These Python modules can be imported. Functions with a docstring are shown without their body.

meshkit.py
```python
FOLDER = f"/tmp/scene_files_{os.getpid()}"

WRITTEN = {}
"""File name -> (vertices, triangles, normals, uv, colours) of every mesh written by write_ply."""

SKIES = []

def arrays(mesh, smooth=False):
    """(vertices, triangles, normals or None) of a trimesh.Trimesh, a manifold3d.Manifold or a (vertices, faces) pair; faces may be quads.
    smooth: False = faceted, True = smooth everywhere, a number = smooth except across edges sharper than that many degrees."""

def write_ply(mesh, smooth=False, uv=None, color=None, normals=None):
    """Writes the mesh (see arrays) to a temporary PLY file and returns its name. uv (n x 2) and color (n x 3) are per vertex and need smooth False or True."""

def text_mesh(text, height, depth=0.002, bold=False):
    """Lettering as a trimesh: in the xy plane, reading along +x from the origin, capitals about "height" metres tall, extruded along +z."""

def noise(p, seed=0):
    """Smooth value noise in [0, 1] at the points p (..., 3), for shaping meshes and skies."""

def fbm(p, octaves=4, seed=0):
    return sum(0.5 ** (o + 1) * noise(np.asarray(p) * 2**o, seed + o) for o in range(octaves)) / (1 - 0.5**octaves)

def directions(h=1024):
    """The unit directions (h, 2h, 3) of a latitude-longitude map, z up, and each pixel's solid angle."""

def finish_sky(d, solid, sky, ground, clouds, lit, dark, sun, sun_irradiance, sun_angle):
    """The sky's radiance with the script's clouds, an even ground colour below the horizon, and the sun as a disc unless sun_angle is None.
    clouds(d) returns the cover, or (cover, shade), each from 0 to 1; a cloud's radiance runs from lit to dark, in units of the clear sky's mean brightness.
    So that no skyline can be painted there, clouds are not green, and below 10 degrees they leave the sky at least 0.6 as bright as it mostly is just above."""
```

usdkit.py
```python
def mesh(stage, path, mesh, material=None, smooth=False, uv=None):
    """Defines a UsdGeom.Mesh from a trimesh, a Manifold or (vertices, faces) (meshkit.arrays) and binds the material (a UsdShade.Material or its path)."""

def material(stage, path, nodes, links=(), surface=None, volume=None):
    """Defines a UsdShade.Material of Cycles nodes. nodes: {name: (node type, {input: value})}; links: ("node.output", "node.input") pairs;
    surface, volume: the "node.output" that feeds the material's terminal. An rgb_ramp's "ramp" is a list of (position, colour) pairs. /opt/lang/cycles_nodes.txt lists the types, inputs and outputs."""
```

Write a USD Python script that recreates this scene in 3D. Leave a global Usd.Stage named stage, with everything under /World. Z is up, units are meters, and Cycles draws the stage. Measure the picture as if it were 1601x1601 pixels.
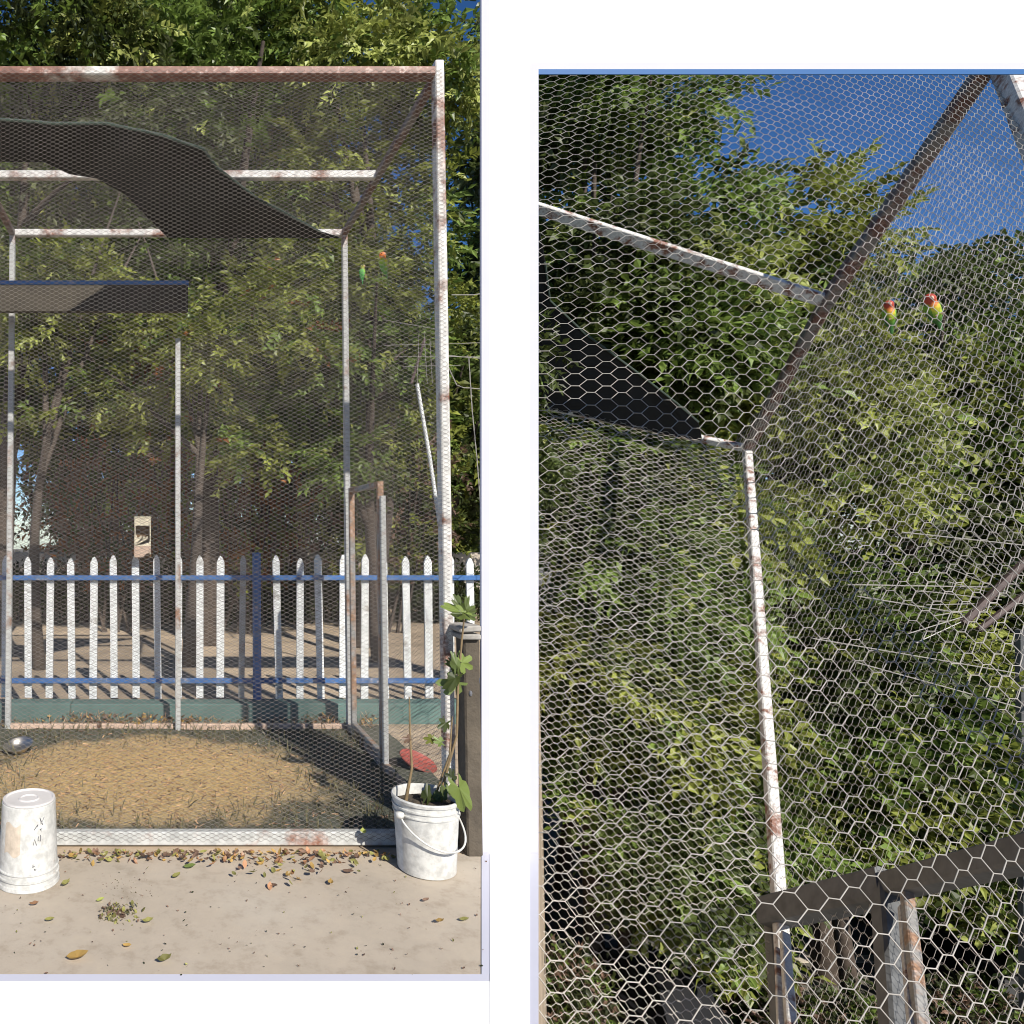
import math, random
import numpy as np, trimesh
from pxr import Usd, UsdGeom, UsdLux, UsdShade, Gf, Sdf, Vt
import usdkit
from meshkit import fbm, noise, text_mesh

stage = Usd.Stage.CreateInMemory()
UsdGeom.SetStageUpAxis(stage, 'Z'); UsdGeom.SetStageMetersPerUnit(stage, 1.0)
UsdGeom.Xform.Define(stage, '/World'); UsdGeom.Scope.Define(stage, '/World/Looks')
rnd = random.Random(7); RNG = np.random.default_rng(7)

# ------------------------------------------------------------------ camera, sky, sun, exposure
EYE = np.array([0, 0, 1.6]); TILT = 0.0426; FPX, PX, PY = 1143.0, 268.0, 778.0     # 1601-pixel picture
AX = np.array([0, math.cos(TILT), math.sin(TILT)]); UP = np.array([0, -math.sin(TILT), math.cos(TILT)]); RT = np.array([1.0, 0, 0])
EXPOSURE = 0.45
cam = UsdGeom.Camera.Define(stage, '/World/camera')
cam.CreateFocalLengthAttr(26.0); cam.CreateHorizontalApertureAttr(26.0 * 1601 / FPX); cam.CreateVerticalApertureAttr(26.0 * 1601 / FPX)
cam.CreateHorizontalApertureOffsetAttr(26.0 * (800.5 - PX) / FPX); cam.CreateVerticalApertureOffsetAttr(-26.0 * (800.5 - PY) / FPX)
cam.CreateClippingRangeAttr(Gf.Vec2f(0.05, 2000)); cam.CreateExposureAttr(EXPOSURE)
m4 = np.eye(4); m4[0, :3] = RT; m4[1, :3] = UP; m4[2, :3] = -AX; m4[3, :3] = EYE
UsdGeom.Xformable(cam).AddTransformOp().Set(Gf.Matrix4d(m4.tolist()))

SUN_EL, SUN_H = math.radians(36), np.array([0.35, -1.0]) / math.hypot(0.35, 1)
SUN = np.array([SUN_H[0] * math.cos(SUN_EL), SUN_H[1] * math.cos(SUN_EL), math.sin(SUN_EL)])
sun = UsdLux.DistantLight.Define(stage, '/World/sunlight')
sun.CreateIntensityAttr(1.25); sun.CreateAngleAttr(0.5); sun.CreateNormalizeAttr(True); sun.CreateColorAttr(Gf.Vec3f(1, 0.95, 0.87))
xx = np.cross([0, 0, 1.0], SUN); xx /= np.linalg.norm(xx); yy = np.cross(SUN, xx)
m4 = np.eye(4); m4[0, :3] = xx; m4[1, :3] = yy; m4[2, :3] = SUN
UsdGeom.Xformable(sun).AddTransformOp().Set(Gf.Matrix4d(m4.tolist()))
dome = UsdLux.DomeLight.Define(stage, '/World/sky')
skym = usdkit.material(stage, '/World/Looks/sky_look', {
    's': ('sky_texture', {'sky_type': 'single_scattering', 'sun_disc': False, 'sun_elevation': SUN_EL, 'sun_rotation': math.atan2(SUN_H[0], SUN_H[1]), 'ozone_density': 4.0, 'aerosol_density': 0.15, 'air_density': 0.75}),
    'h': ('hsv', {'saturation': 1.2, 'value': 1.45, 'hue': 0.505, 'fac': 1.0}), 'b': ('background_shader', {'strength': 0.058})}, [('s.color', 'h.color'), ('h.color', 'b.color')], surface='b.background')
UsdShade.MaterialBindingAPI.Apply(dome.GetPrim()).Bind(skym)
dome.GetPrim().SetCustomDataByKey('kind', 'structure')


def ray(u, v):
    return AX + RT * (u - PX) / FPX - UP * (v - PY) / FPX


def at(u, v, Y):                       # the point seen at a pixel of the photograph, at world depth y = Y
    d = ray(u, v)
    return EYE + d * (Y / d[1])


def on_ground(u, v, z=0.0):
    d = ray(u, v)
    return EYE + d * ((z - EYE[2]) / d[2])


# ------------------------------------------------------------------ helpers: materials
MATS = {}


def mat(name, nodes, links=(), surface='p.BSDF'):
    MATS[name] = usdkit.material(stage, '/World/Looks/' + name, nodes, links, surface=surface)
    return MATS[name]


def plain(name, color, rough=0.6, var=0.25, scale=8.0, bump=0.0, bscale=60.0, metallic=0.0, detail=5):
    c = np.array(color)
    n = {'g': ('geometry', {}), 'n': ('noise_texture', {'scale': scale, 'detail': detail, 'roughness': 0.6}),
         'r': ('rgb_ramp', {'ramp': [(0.3, tuple(c * (1 - var))), (0.5, tuple(c)), (0.72, tuple(np.minimum(c * (1 + var), 0.95)))]}),
         'p': ('principled_bsdf', {'roughness': rough, 'metallic': metallic})}
    l = [('g.position', 'n.vector'), ('n.fac', 'r.fac'), ('r.color', 'p.base_color')]
    if bump:
        n['bn'] = ('noise_texture', {'scale': bscale, 'detail': 4}); n['bu'] = ('bump', {'strength': bump, 'distance': 0.01})
        l += [('g.position', 'bn.vector'), ('bn.fac', 'bu.height'), ('bu.normal', 'p.normal')]
    return mat(name, n, l)


def painted(name, paint, rust, amount=0.5, scale=3.0, rough=0.55):
    """Old paint with rust breaking through in patches and fine speckle."""
    lo = 1 - amount
    n = {'g': ('geometry', {}), 'n': ('noise_texture', {'scale': scale, 'detail': 7, 'roughness': 0.65}),
         'k': ('rgb_ramp', {'ramp': [(max(lo - 0.06, 0), (0, 0, 0)), (min(lo + 0.05, 1), (1, 1, 1))]}),
         'n2': ('noise_texture', {'scale': 28, 'detail': 5, 'roughness': 0.6}),
         'rp': ('rgb_ramp', {'ramp': [(0.35, tuple(np.array(paint) * 0.72)), (0.6, paint)]}),
         'rr': ('rgb_ramp', {'ramp': [(0.3, tuple(np.array(rust) * 0.55)), (0.55, rust), (0.75, (0.55, 0.42, 0.36))]}),
         'm': ('mix', {}), 'bu': ('bump', {'strength': 0.4, 'distance': 0.003}), 'p': ('principled_bsdf', {'roughness': rough})}
    l = [('g.position', 'n.vector'), ('g.position', 'n2.vector'), ('n.fac', 'k.fac'), ('n2.fac', 'rp.fac'), ('n2.fac', 'rr.fac'),
         ('k.color', 'm.fac'), ('rp.color', 'm.color1'), ('rr.color', 'm.color2'), ('m.color', 'p.base_color'), ('n2.fac', 'bu.height'), ('bu.normal', 'p.normal')]
    return mat(name, n, l)


def leafy(name, color, sat=0.25, trans=0.35, spec=0.35):
    n = {'o': ('object_info', {}), 'g': ('geometry', {}),
         'mr': ('map_range', {'from_min': 0, 'from_max': 1, 'to_min': 0.55, 'to_max': 1.5}),
         'mh': ('map_range', {'from_min': 0, 'from_max': 1, 'to_min': 0.47, 'to_max': 0.515}),
         'h': ('hsv', {'saturation': 1.0, 'color': color}),
         'p': ('principled_bsdf', {'roughness': 0.42, 'specular_ior_level': spec}),
         't': ('translucent_bsdf', {}), 'x': ('mix_closure', {'fac': trans})}
    l = [('o.random', 'mr.value'), ('mr.result', 'h.value'), ('g.random_per_island', 'mh.value'), ('mh.result', 'h.hue'),
         ('h.color', 'p.base_color'), ('h.color', 't.color'), ('p.BSDF', 'x.closure1'), ('t.BSDF', 'x.closure2')]
    return mat(name, n, l, surface='x.closure')


painted('rusty_rail', (0.62, 0.6, 0.55), (0.2, 0.085, 0.055), 0.58, 2.6)
painted('white_post_paint', (0.6, 0.585, 0.55), (0.2, 0.085, 0.05), 0.44, 4.5)
painted('lower_rail_paint', (0.5, 0.5, 0.47), (0.26, 0.1, 0.05), 0.40, 3.0)
painted('grey_post_paint', (0.42, 0.42, 0.4), (0.24, 0.13, 0.08), 0.38, 4.0)
painted('underside_shade_paint', (0.2, 0.18, 0.16), (0.15, 0.07, 0.05), 0.5, 3.0)  # shade of the rail undersides put into the colour
painted('door_paint', (0.3, 0.29, 0.27), (0.34, 0.2, 0.12), 0.48, 3.0)
plain('galvanised_wire', (0.5, 0.46, 0.41), 0.5, 0.2, 30)
plain('bright_wire', (0.28, 0.26, 0.232), 0.5, 0.5, 2.2)
plain('dull_wire', (0.17, 0.15, 0.132), 0.6, 0.25, 6)
plain('dark_wire', (0.125, 0.105, 0.09), 0.6, 0.25, 6)
plain('page_white', (0.86, 0.86, 0.86), 0.8, 0.02, 4, 0.05, 80)  # white of the added page border
plain('lilac_drop_shadow', (0.5, 0.5, 0.57), 0.8, 0.02, 4)  # drop shadow of the page border, painted as lilac
plain('blue_trim', (0.0, 0.085, 0.27), 0.6, 0.03, 4)
painted('picket_white', (0.74, 0.75, 0.73), (0.42, 0.4, 0.36), 0.36, 9)
painted('fence_blue', (0.042, 0.135, 0.35), (0.1, 0.17, 0.3), 0.4, 5)
plain('green_wall_paint', (0.1, 0.17, 0.15), 0.8, 0.2, 5, 0.2, 40)
plain('pale_wall', (0.5, 0.44, 0.36), 0.9, 0.25, 2.5, 0.3, 20)
plain('bark', (0.065, 0.048, 0.036), 0.9, 0.45, 9, 0.8, 30)
plain('pale_bark', (0.075, 0.058, 0.045), 0.9, 0.35, 9, 0.6, 30)
plain('sand_ground', (0.42, 0.325, 0.225), 0.95, 0.3, 1.6, 0.4, 25, detail=8)
plain('lower_ground', (0.12, 0.11, 0.09), 0.95, 0.3, 1.0, 0.4, 25, detail=8)
painted('bucket_plastic', (0.58, 0.57, 0.53), (0.48, 0.455, 0.41), 0.34, 16, 0.45)
plain('bucket_base', (0.58, 0.55, 0.52), 0.5, 0.1, 9)
plain('bucket_inside', (0.6, 0.58, 0.53), 0.5, 0.06, 8)
plain('bucket_stain', (0.5, 0.42, 0.33), 0.6, 0.2, 30)
plain('ink', (0.13, 0.13, 0.14), 0.6, 0.1, 8)
plain('soil', (0.06, 0.045, 0.03), 0.95, 0.4, 40, 0.8, 60)
plain('brown_timber', (0.085, 0.068, 0.048), 0.85, 0.5, 5, 0.6, 45)
plain('grey_slab', (0.3, 0.28, 0.25), 0.9, 0.4, 9, 0.5, 30)
plain('red_plastic', (0.3, 0.075, 0.055), 0.5, 0.3, 14)
plain('steel', (0.5, 0.465, 0.41), 0.4, 0.2, 12, metallic=1.0)
plain('shade_net_black', (0.012, 0.012, 0.012), 0.95, 0.3, 40)
plain('net_hem_green', (0.045, 0.065, 0.05), 0.8, 0.3, 30)
plain('shelf_wood', (0.05, 0.041, 0.028), 0.85, 0.25, 14, 0.3, 40)
plain('feeder_cream', (0.62, 0.55, 0.4), 0.6, 0.2, 14)
plain('feeder_dark', (0.16, 0.09, 0.04), 0.8, 0.4, 25)
plain('feeder_tan', (0.5, 0.36, 0.27), 0.7, 0.2, 18)
plain('grey_frame_paint', (0.105, 0.108, 0.108), 0.6, 0.3, 6, 0.2, 40)
plain('aerial_metal', (0.3, 0.28, 0.25), 0.4, 0.15, 12)
plain('aerial_boom', (0.07, 0.045, 0.04), 0.7, 0.4, 10)
mat('car_paint', {'p': ('principled_bsdf', {'base_color': (0.01, 0.01, 0.011), 'roughness': 0.5, 'specular_ior_level': 0.12})})
mat('car_glass', {'p': ('principled_bsdf', {'base_color': (0.008, 0.008, 0.009), 'roughness': 0.45, 'specular_ior_level': 0.1})})
plain('tyre_rubber', (0.02, 0.02, 0.02), 0.8, 0.1, 20)
plain('tail_lamp_red', (0.5, 0.03, 0.03), 0.25, 0.1, 20)
plain('plate_white', (0.75, 0.75, 0.73), 0.4, 0.05, 20)
plain('beak', (0.6, 0.35, 0.25), 0.4, 0.1, 40)
plain('eye_black', (0.01, 0.01, 0.01), 0.2, 0.0, 5)
plain('plant_stem', (0.2, 0.14, 0.07), 0.7, 0.3, 30)
plain('dry_stalk', (0.3, 0.22, 0.12), 0.8, 0.4, 30)
leafy('leaf_green', (0.11, 0.2, 0.04)); leafy('leaf_olive', (0.18, 0.24, 0.046)); leafy('leaf_dark', (0.05, 0.08, 0.02))
leafy('leaf_lime', (0.27, 0.35, 0.095)); leafy('leaf_autumn', (0.22, 0.12, 0.02)); leafy('leaf_grey_green', (0.11, 0.14, 0.06))
leafy('leaf_plant', (0.12, 0.19, 0.045), trans=0.3); leafy('leaf_vine', (0.1, 0.16, 0.045), trans=0.25)
leafy('leaf_yellow_dry', (0.48, 0.38, 0.1)); leafy('leaf_orange_dry', (0.4, 0.27, 0.12)); leafy('leaf_brown_dry', (0.19, 0.14, 0.085)); leafy('leaf_green_dry', (0.24, 0.26, 0.08))
leafy('straw', (0.5, 0.37, 0.17), trans=0.2); leafy('grass_dull', (0.13, 0.13, 0.06), trans=0.2)
leafy('hedge_leaf', (0.03, 0.04, 0.016), trans=0.2)

# concrete: pale grey-buff with soft stains, fine pits and a few hairline marks
mat('concrete', {
    'g': ('geometry', {}), 'n1': ('noise_texture', {'scale': 0.9, 'detail': 6, 'roughness': 0.6}), 'n2': ('noise_texture', {'scale': 9, 'detail': 8, 'roughness': 0.7}),
    'n3': ('noise_texture', {'scale': 160, 'detail': 3}), 'v': ('voronoi_texture', {'scale': 13}),
    'r1': ('rgb_ramp', {'ramp': [(0.3, (0.35, 0.3, 0.235)), (0.5, (0.42, 0.355, 0.275)), (0.7, (0.45, 0.395, 0.32))]}),
    'r2': ('rgb_ramp', {'ramp': [(0.28, (0.66, 0.62, 0.57)), (0.48, (0.97, 0.97, 0.97)), (0.75, (1.08, 1.07, 1.05))]}),
    'r3': ('rgb_ramp', {'ramp': [(0.0, (0.45, 0.4, 0.33)), (0.035, (0.7, 0.66, 0.6)), (0.06, (1, 1, 1))]}),
    'm1': ('mix', {'mix_type': 'multiply', 'fac': 0.75}), 'm2': ('mix', {'mix_type': 'multiply', 'fac': 0.8}),
    'b1': ('bump', {'strength': 0.25, 'distance': 0.004}), 'p': ('principled_bsdf', {'roughness': 0.88})},
    [('g.position', 'n1.vector'), ('g.position', 'n2.vector'), ('g.position', 'n3.vector'), ('g.position', 'v.vector'), ('n1.fac', 'r1.fac'), ('n2.fac', 'r2.fac'),
     ('v.distance', 'r3.fac'), ('r1.color', 'm1.color1'), ('r2.color', 'm1.color2'), ('m1.color', 'm2.color1'), ('r3.color', 'm2.color2'), ('m2.color', 'p.base_color'),
     ('n3.fac', 'b1.height'), ('b1.normal', 'p.normal')])
# floor of the aviary: straw-coloured in the worn middle, dull grey green towards the edges
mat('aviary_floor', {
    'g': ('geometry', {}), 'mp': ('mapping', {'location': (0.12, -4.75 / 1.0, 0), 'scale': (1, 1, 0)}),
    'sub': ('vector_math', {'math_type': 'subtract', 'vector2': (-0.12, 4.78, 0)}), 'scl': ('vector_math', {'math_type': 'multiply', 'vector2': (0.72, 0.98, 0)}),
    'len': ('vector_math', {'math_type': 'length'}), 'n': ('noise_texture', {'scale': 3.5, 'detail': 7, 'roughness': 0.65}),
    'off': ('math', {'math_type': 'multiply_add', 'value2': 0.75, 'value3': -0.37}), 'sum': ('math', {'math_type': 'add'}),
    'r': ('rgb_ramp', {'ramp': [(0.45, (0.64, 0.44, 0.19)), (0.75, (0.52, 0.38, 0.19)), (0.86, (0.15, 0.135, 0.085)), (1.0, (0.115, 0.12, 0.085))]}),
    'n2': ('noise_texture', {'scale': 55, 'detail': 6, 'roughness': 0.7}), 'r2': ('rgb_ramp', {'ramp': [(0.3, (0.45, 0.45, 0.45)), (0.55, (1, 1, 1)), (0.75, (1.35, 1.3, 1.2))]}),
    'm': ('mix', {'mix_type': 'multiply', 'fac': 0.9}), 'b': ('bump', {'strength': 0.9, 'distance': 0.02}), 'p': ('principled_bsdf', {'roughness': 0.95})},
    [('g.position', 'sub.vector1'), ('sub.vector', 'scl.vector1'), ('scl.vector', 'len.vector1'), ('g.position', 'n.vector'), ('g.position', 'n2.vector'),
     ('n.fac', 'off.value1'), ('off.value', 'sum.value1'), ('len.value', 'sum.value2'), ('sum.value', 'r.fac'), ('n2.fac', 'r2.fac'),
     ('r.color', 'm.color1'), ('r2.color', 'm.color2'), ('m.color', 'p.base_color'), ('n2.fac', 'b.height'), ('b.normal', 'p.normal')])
mat('feathers', {'a': ('attribute', {'attribute': 'plumage'}), 'n': ('noise_texture', {'scale': 90, 'detail': 3}), 'g': ('geometry', {}), 'b': ('bump', {'strength': 0.4, 'distance': 0.004}),
                 'p': ('principled_bsdf', {'roughness': 0.6})},
    [('a.color', 'p.base_color'), ('g.position', 'n.vector'), ('n.fac', 'b.height'), ('b.normal', 'p.normal')])

# ------------------------------------------------------------------ helpers: geometry
USED = {}


def numbered(parent, name):
    k = USED.get((parent, name), 0); USED[(parent, name)] = k + 1
    return f'{parent}/{name}' + (f'_{k:03d}' if k else '')


def tag(prim, label=None, cat=None, group=None, kind=None):
    for k, v in (('label', label), ('category', cat), ('group', group), ('kind', kind)):
        if v: prim.SetCustomDataByKey(k, v)
    return prim


class Thing:
    def __init__(self, name, label=None, cat=None, loc=(0, 0, 0), group=None, kind=None):
        self.path = numbered('/World', name); self.loc = np.array(loc, float)
        x = UsdGeom.Xform.Define(stage, self.path); x.AddTranslateOp().Set(Gf.Vec3d(*map(float, loc)))
        self.prim = tag(x.GetPrim(), label, cat, group, kind)

    def part(self, name, mesh, m, smooth=False, parent=None, label=None, kind=None, col=None):
        path = numbered(parent or self.path, name)
        v, f = (np.array(mesh.vertices), np.array(mesh.faces)) if isinstance(mesh, trimesh.Trimesh) else mesh
        p = usdkit.mesh(stage, path, (np.asarray(v, float) - self.loc, f), MATS[m], smooth)
        if col is not None:
            UsdGeom.PrimvarsAPI(p).CreatePrimvar('plumage', Sdf.ValueTypeNames.Color3fArray, 'vertex').Set(Vt.Vec3fArray.FromNumpy(np.asarray(col, np.float32)))
        tag(p.GetPrim(), label, None, None, kind)
        return path

    def wires(self, name, lines, width, m, label=None):
        path = numbered(self.path, name)
        c = UsdGeom.BasisCurves.Define(stage, path); c.CreateTypeAttr('linear'); c.CreateWrapAttr('nonperiodic')
        pts = np.vstack(lines) - self.loc
        c.CreatePointsAttr(Vt.Vec3fArray.FromNumpy(pts.astype(np.float32))); c.CreateCurveVertexCountsAttr(Vt.IntArray([len(x) for x in lines]))
        c.CreateWidthsAttr(Vt.FloatArray([float(width)])); c.SetWidthsInterpolation('constant')
        UsdShade.MaterialBindingAPI.Apply(c.GetPrim()).Bind(MATS[m]); tag(c.GetPrim(), label)
        return path

    def scatter(self, name, protos, pos, quat, scale, idx, kind=None, label=None):
        """protos: [(vertices, faces, material)]."""
        path = numbered(self.path, name)
        pi = UsdGeom.PointInstancer.Define(stage, path); paths = []
        for k, (v, f, m) in enumerate(protos):
            q = f'{path}/sprig_{k:03d}'; usdkit.mesh(stage, q, (v, f), MATS[m]); paths.append(q)
        pi.CreatePrototypesRel().SetTargets(paths)
        pi.CreateProtoIndicesAttr(Vt.IntArray.FromNumpy(np.asarray(idx, np.int32)))
        pi.CreatePositionsAttr(Vt.Vec3fArray.FromNumpy((np.asarray(pos) - self.loc).astype(np.float32)))
        pi.CreateOrientationsAttr(Vt.QuathArray([Gf.Quath(float(a), float(b), float(c), float(d)) for a, b, c, d in quat]))
        s = np.asarray(scale, np.float32).reshape(-1, 1) * np.ones((1, 3), np.float32)
        pi.CreateScalesAttr(Vt.Vec3fArray.FromNumpy(s.astype(np.float32)))
        tag(pi.GetPrim(), label, None, None, kind)
        return path


def solid(name, mesh, m, label=None, cat=None, group=None, kind=None, smooth=False):
    """A thing (or a piece of the setting) that is one mesh."""
    path = numbered('/World', name)
    v, f = (np.array(mesh.vertices), np.array(mesh.faces)) if isinstance(mesh, trimesh.Trimesh) else mesh
    p = usdkit.mesh(stage, path, (np.asarray(v, float), f), MATS[m], smooth)
    tag(p.GetPrim(), label, cat, group, kind)
    return path


def cat_(*ms):
    vs, fs, n = [], [], 0
    for v, f in ms:
        vs.append(v); fs.append(np.asarray(f) + n); n += len(v)
    return np.vstack(vs), np.vstack(fs)


def bar(p0, p1, w, h, up=(0, 0, 1), ch=0.12):
    """A square tube from p0 to p1 with chamfered edges: w across, h along 'up'."""
    p0, p1 = np.asarray(p0, float), np.asarray(p1, float); t = p1 - p0; t /= np.linalg.norm(t)
    a = np.cross(t, np.asarray(up, float)); a /= np.linalg.norm(a); b = np.cross(a, t)
    c = ch * min(w, h); W, H = w / 2, h / 2
    sec = [(-W + c, -H), (W - c, -H), (W, -H + c), (W, H - c), (W - c, H), (-W + c, H), (-W, H - c), (-W, -H + c)]
    v = [p + x * a + y * b for p in (p0, p1) for x, y in sec]; n = len(sec)
    f = []
    for i in range(n):
        j = (i + 1) % n; f += [(i, j, n + j), (i, n + j, n + i)]
    f += [(0, i + 1, i) for i in range(1, n - 1)] + [(n, n + i, n + i + 1) for i in range(1, n - 1)]
    return np.array(v), np.array(f)


def tube(points, radii, sides=6, caps=True):
    p = np.asarray(points, float); t = np.gradient(p, axis=0); t /= np.linalg.norm(t, axis=1, keepdims=True) + 1e-12
    ref = np.array([0, 0, 1.0]) if abs(t[:, 2]).mean() < 0.8 else np.array([1.0, 0, 0])
    a = np.cross(t, ref); a /= np.linalg.norm(a, axis=1, keepdims=True) + 1e-12; b = np.cross(t, a)
    ang = np.arange(sides) * 2 * np.pi / sides; r = np.broadcast_to(radii, (len(p),))
    v = (p[:, None] + r[:, None, None] * (np.cos(ang)[None, :, None] * a[:, None] + np.sin(ang)[None, :, None] * b[:, None])).reshape(-1, 3)
    i, j = np.meshgrid(np.arange(len(p) - 1), np.arange(sides), indexing='ij')
    q = np.stack([i * sides + j, i * sides + (j + 1) % sides, (i + 1) * sides + (j + 1) % sides, (i + 1) * sides + j], -1).reshape(-1, 4)
    f = np.vstack([q[:, [0, 1, 2]], q[:, [0, 2, 3]]])
    if caps:
        e = (len(p) - 1) * sides
        f = np.vstack([f, [(0, k + 1, k) for k in range(1, sides - 1)], [(e, e + k, e + k + 1) for k in range(1, sides - 1)]])
    return v, f


def lathe(profile, n=36, center=(0, 0, 0)):
    pr = np.array(profile, float); ang = np.arange(n) * 2 * np.pi / n
    v = np.stack([pr[:, None, 0] * np.cos(ang), pr[:, None, 0] * np.sin(ang), np.repeat(pr[:, 1:2], n, 1)], -1).reshape(-1, 3) + center
    i, j = np.meshgrid(np.arange(len(pr) - 1), np.arange(n), indexing='ij')
    q = np.stack([i * n + j, i * n + (j + 1) % n, (i + 1) * n + (j + 1) % n, (i + 1) * n + j], -1).reshape(-1, 4)
    return v, np.vstack([q[:, [0, 1, 2]], q[:, [0, 2, 3]]])


def box(x0, x1, y0, y1, z0, z1, bev=0.004):
    import itertools
    from manifold3d import Manifold
    pts = []
    for sx, sy, sz in itertools.product((0, 1), repeat=3):
        c = np.array([(x0, x1)[sx], (y0, y1)[sy], (z0, z1)[sz]]); s = np.array([(1, -1)[sx], (1, -1)[sy], (1, -1)[sz]]) * bev
        pts += [c + s * np.array(k) for k in ((0, 1, 1), (1, 0, 1), (1, 1, 0))]
    return np_mesh(Manifold.hull_points(np.array(pts)))


def np_mesh(m):
    k = m.to_mesh()
    return np.array(k.vert_properties[:, :3]), np.array(k.tri_verts)


def grid(nx, ny, fn):
    u, v = np.meshgrid(np.linspace(0, 1, nx), np.linspace(0, 1, ny), indexing='ij')
    P = fn(u.ravel(), v.ravel()); i, j = np.meshgrid(np.arange(nx - 1), np.arange(ny - 1), indexing='ij')
    q = np.stack([i * ny + j, (i + 1) * ny + j, (i + 1) * ny + j + 1, i * ny + j + 1], -1).reshape(-1, 4)
    return P, np.vstack([q[:, [0, 1, 2]], q[:, [0, 2, 3]]])


def polygon_slab(pts, thick, nvec=(0, 0, 1)):
    """A thin slab under a planar polygon given by 3-D points (fan of ear-cut triangles), both faces and rim."""
    from shapely.geometry import Polygon
    P = np.asarray(pts, float); n = len(P)
    a = P[1] - P[0]; a /= np.linalg.norm(a); nv = np.asarray(nvec, float); b = np.cross(nv, a)
    pl = Polygon([((p - P[0]) @ a, (p - P[0]) @ b) for p in P])
    m = trimesh.creation.extrude_polygon(pl, thick, engine='earcut')
    v = P[0] + m.vertices[:, :1] * a + m.vertices[:, 1:2] * b + (m.vertices[:, 2:3] - thick) * nv
    return v, np.array(m.faces)


def netting(O, U, V, c, p, inside, flat=0.36, jitter=0.0, seed=1, fine=False, warp=None):
    """Hexagonal wire netting in the plane O + s U + t V (c: spacing of the columns along U, p: pitch of the cells along V): one zigzag line per wire,
    neighbouring wires share the short twisted pieces. inside(s, t) tells which of the points belong to the panel."""
    lo_s, hi_s, lo_t, hi_t, ok = inside
    cols = np.arange(int(math.floor(lo_s / c)), int(math.ceil(hi_s / c)) + 1); half = flat * p / 2 * 1.0
    lines = []
    for r in range(int(math.floor(2 * lo_t / p)) - 1, int(math.ceil(2 * hi_t / p)) + 2):
        s = np.stack([cols * c - half, cols * c + half], 1).ravel()
        t = np.repeat(np.where(cols % 2 == 0, math.ceil(r / 2), math.floor(r / 2) + 0.5) * p, 2)
        if fine:                                             # extra points keep the corners of the bends tight
            k = np.arange(len(s) - 1)
            q = np.concatenate([np.concatenate([[i, i + 0.14, i + 0.86]]) for i in k] + [[len(s) - 1]]); s, t = np.interp(q, np.arange(len(s)), s), np.interp(q, np.arange(len(t)), t)
        if jitter:
            w = np.stack([s * 3, t * 3, np.zeros_like(s)], -1); s = s + jitter * (noise(w, seed) - 0.5); t = t + jitter * (noise(w, seed + 9) - 0.5)
        if warp: s, t = warp(s, t)
        k = ok(s, t)
        P = O + s[:, None] * U + t[:, None] * V
        e = np.flatnonzero(np.diff(np.concatenate([[0], k.astype(int), [0]])))
        lines += [P[a:b] for a, b in zip(e[::2], e[1::2]) if b - a > 2]
    return lines


def quats(n, rng, up_bias=0.0):
    q = rng.normal(size=(n, 4)); q /= np.linalg.norm(q, axis=1, keepdims=True)
    return q


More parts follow.
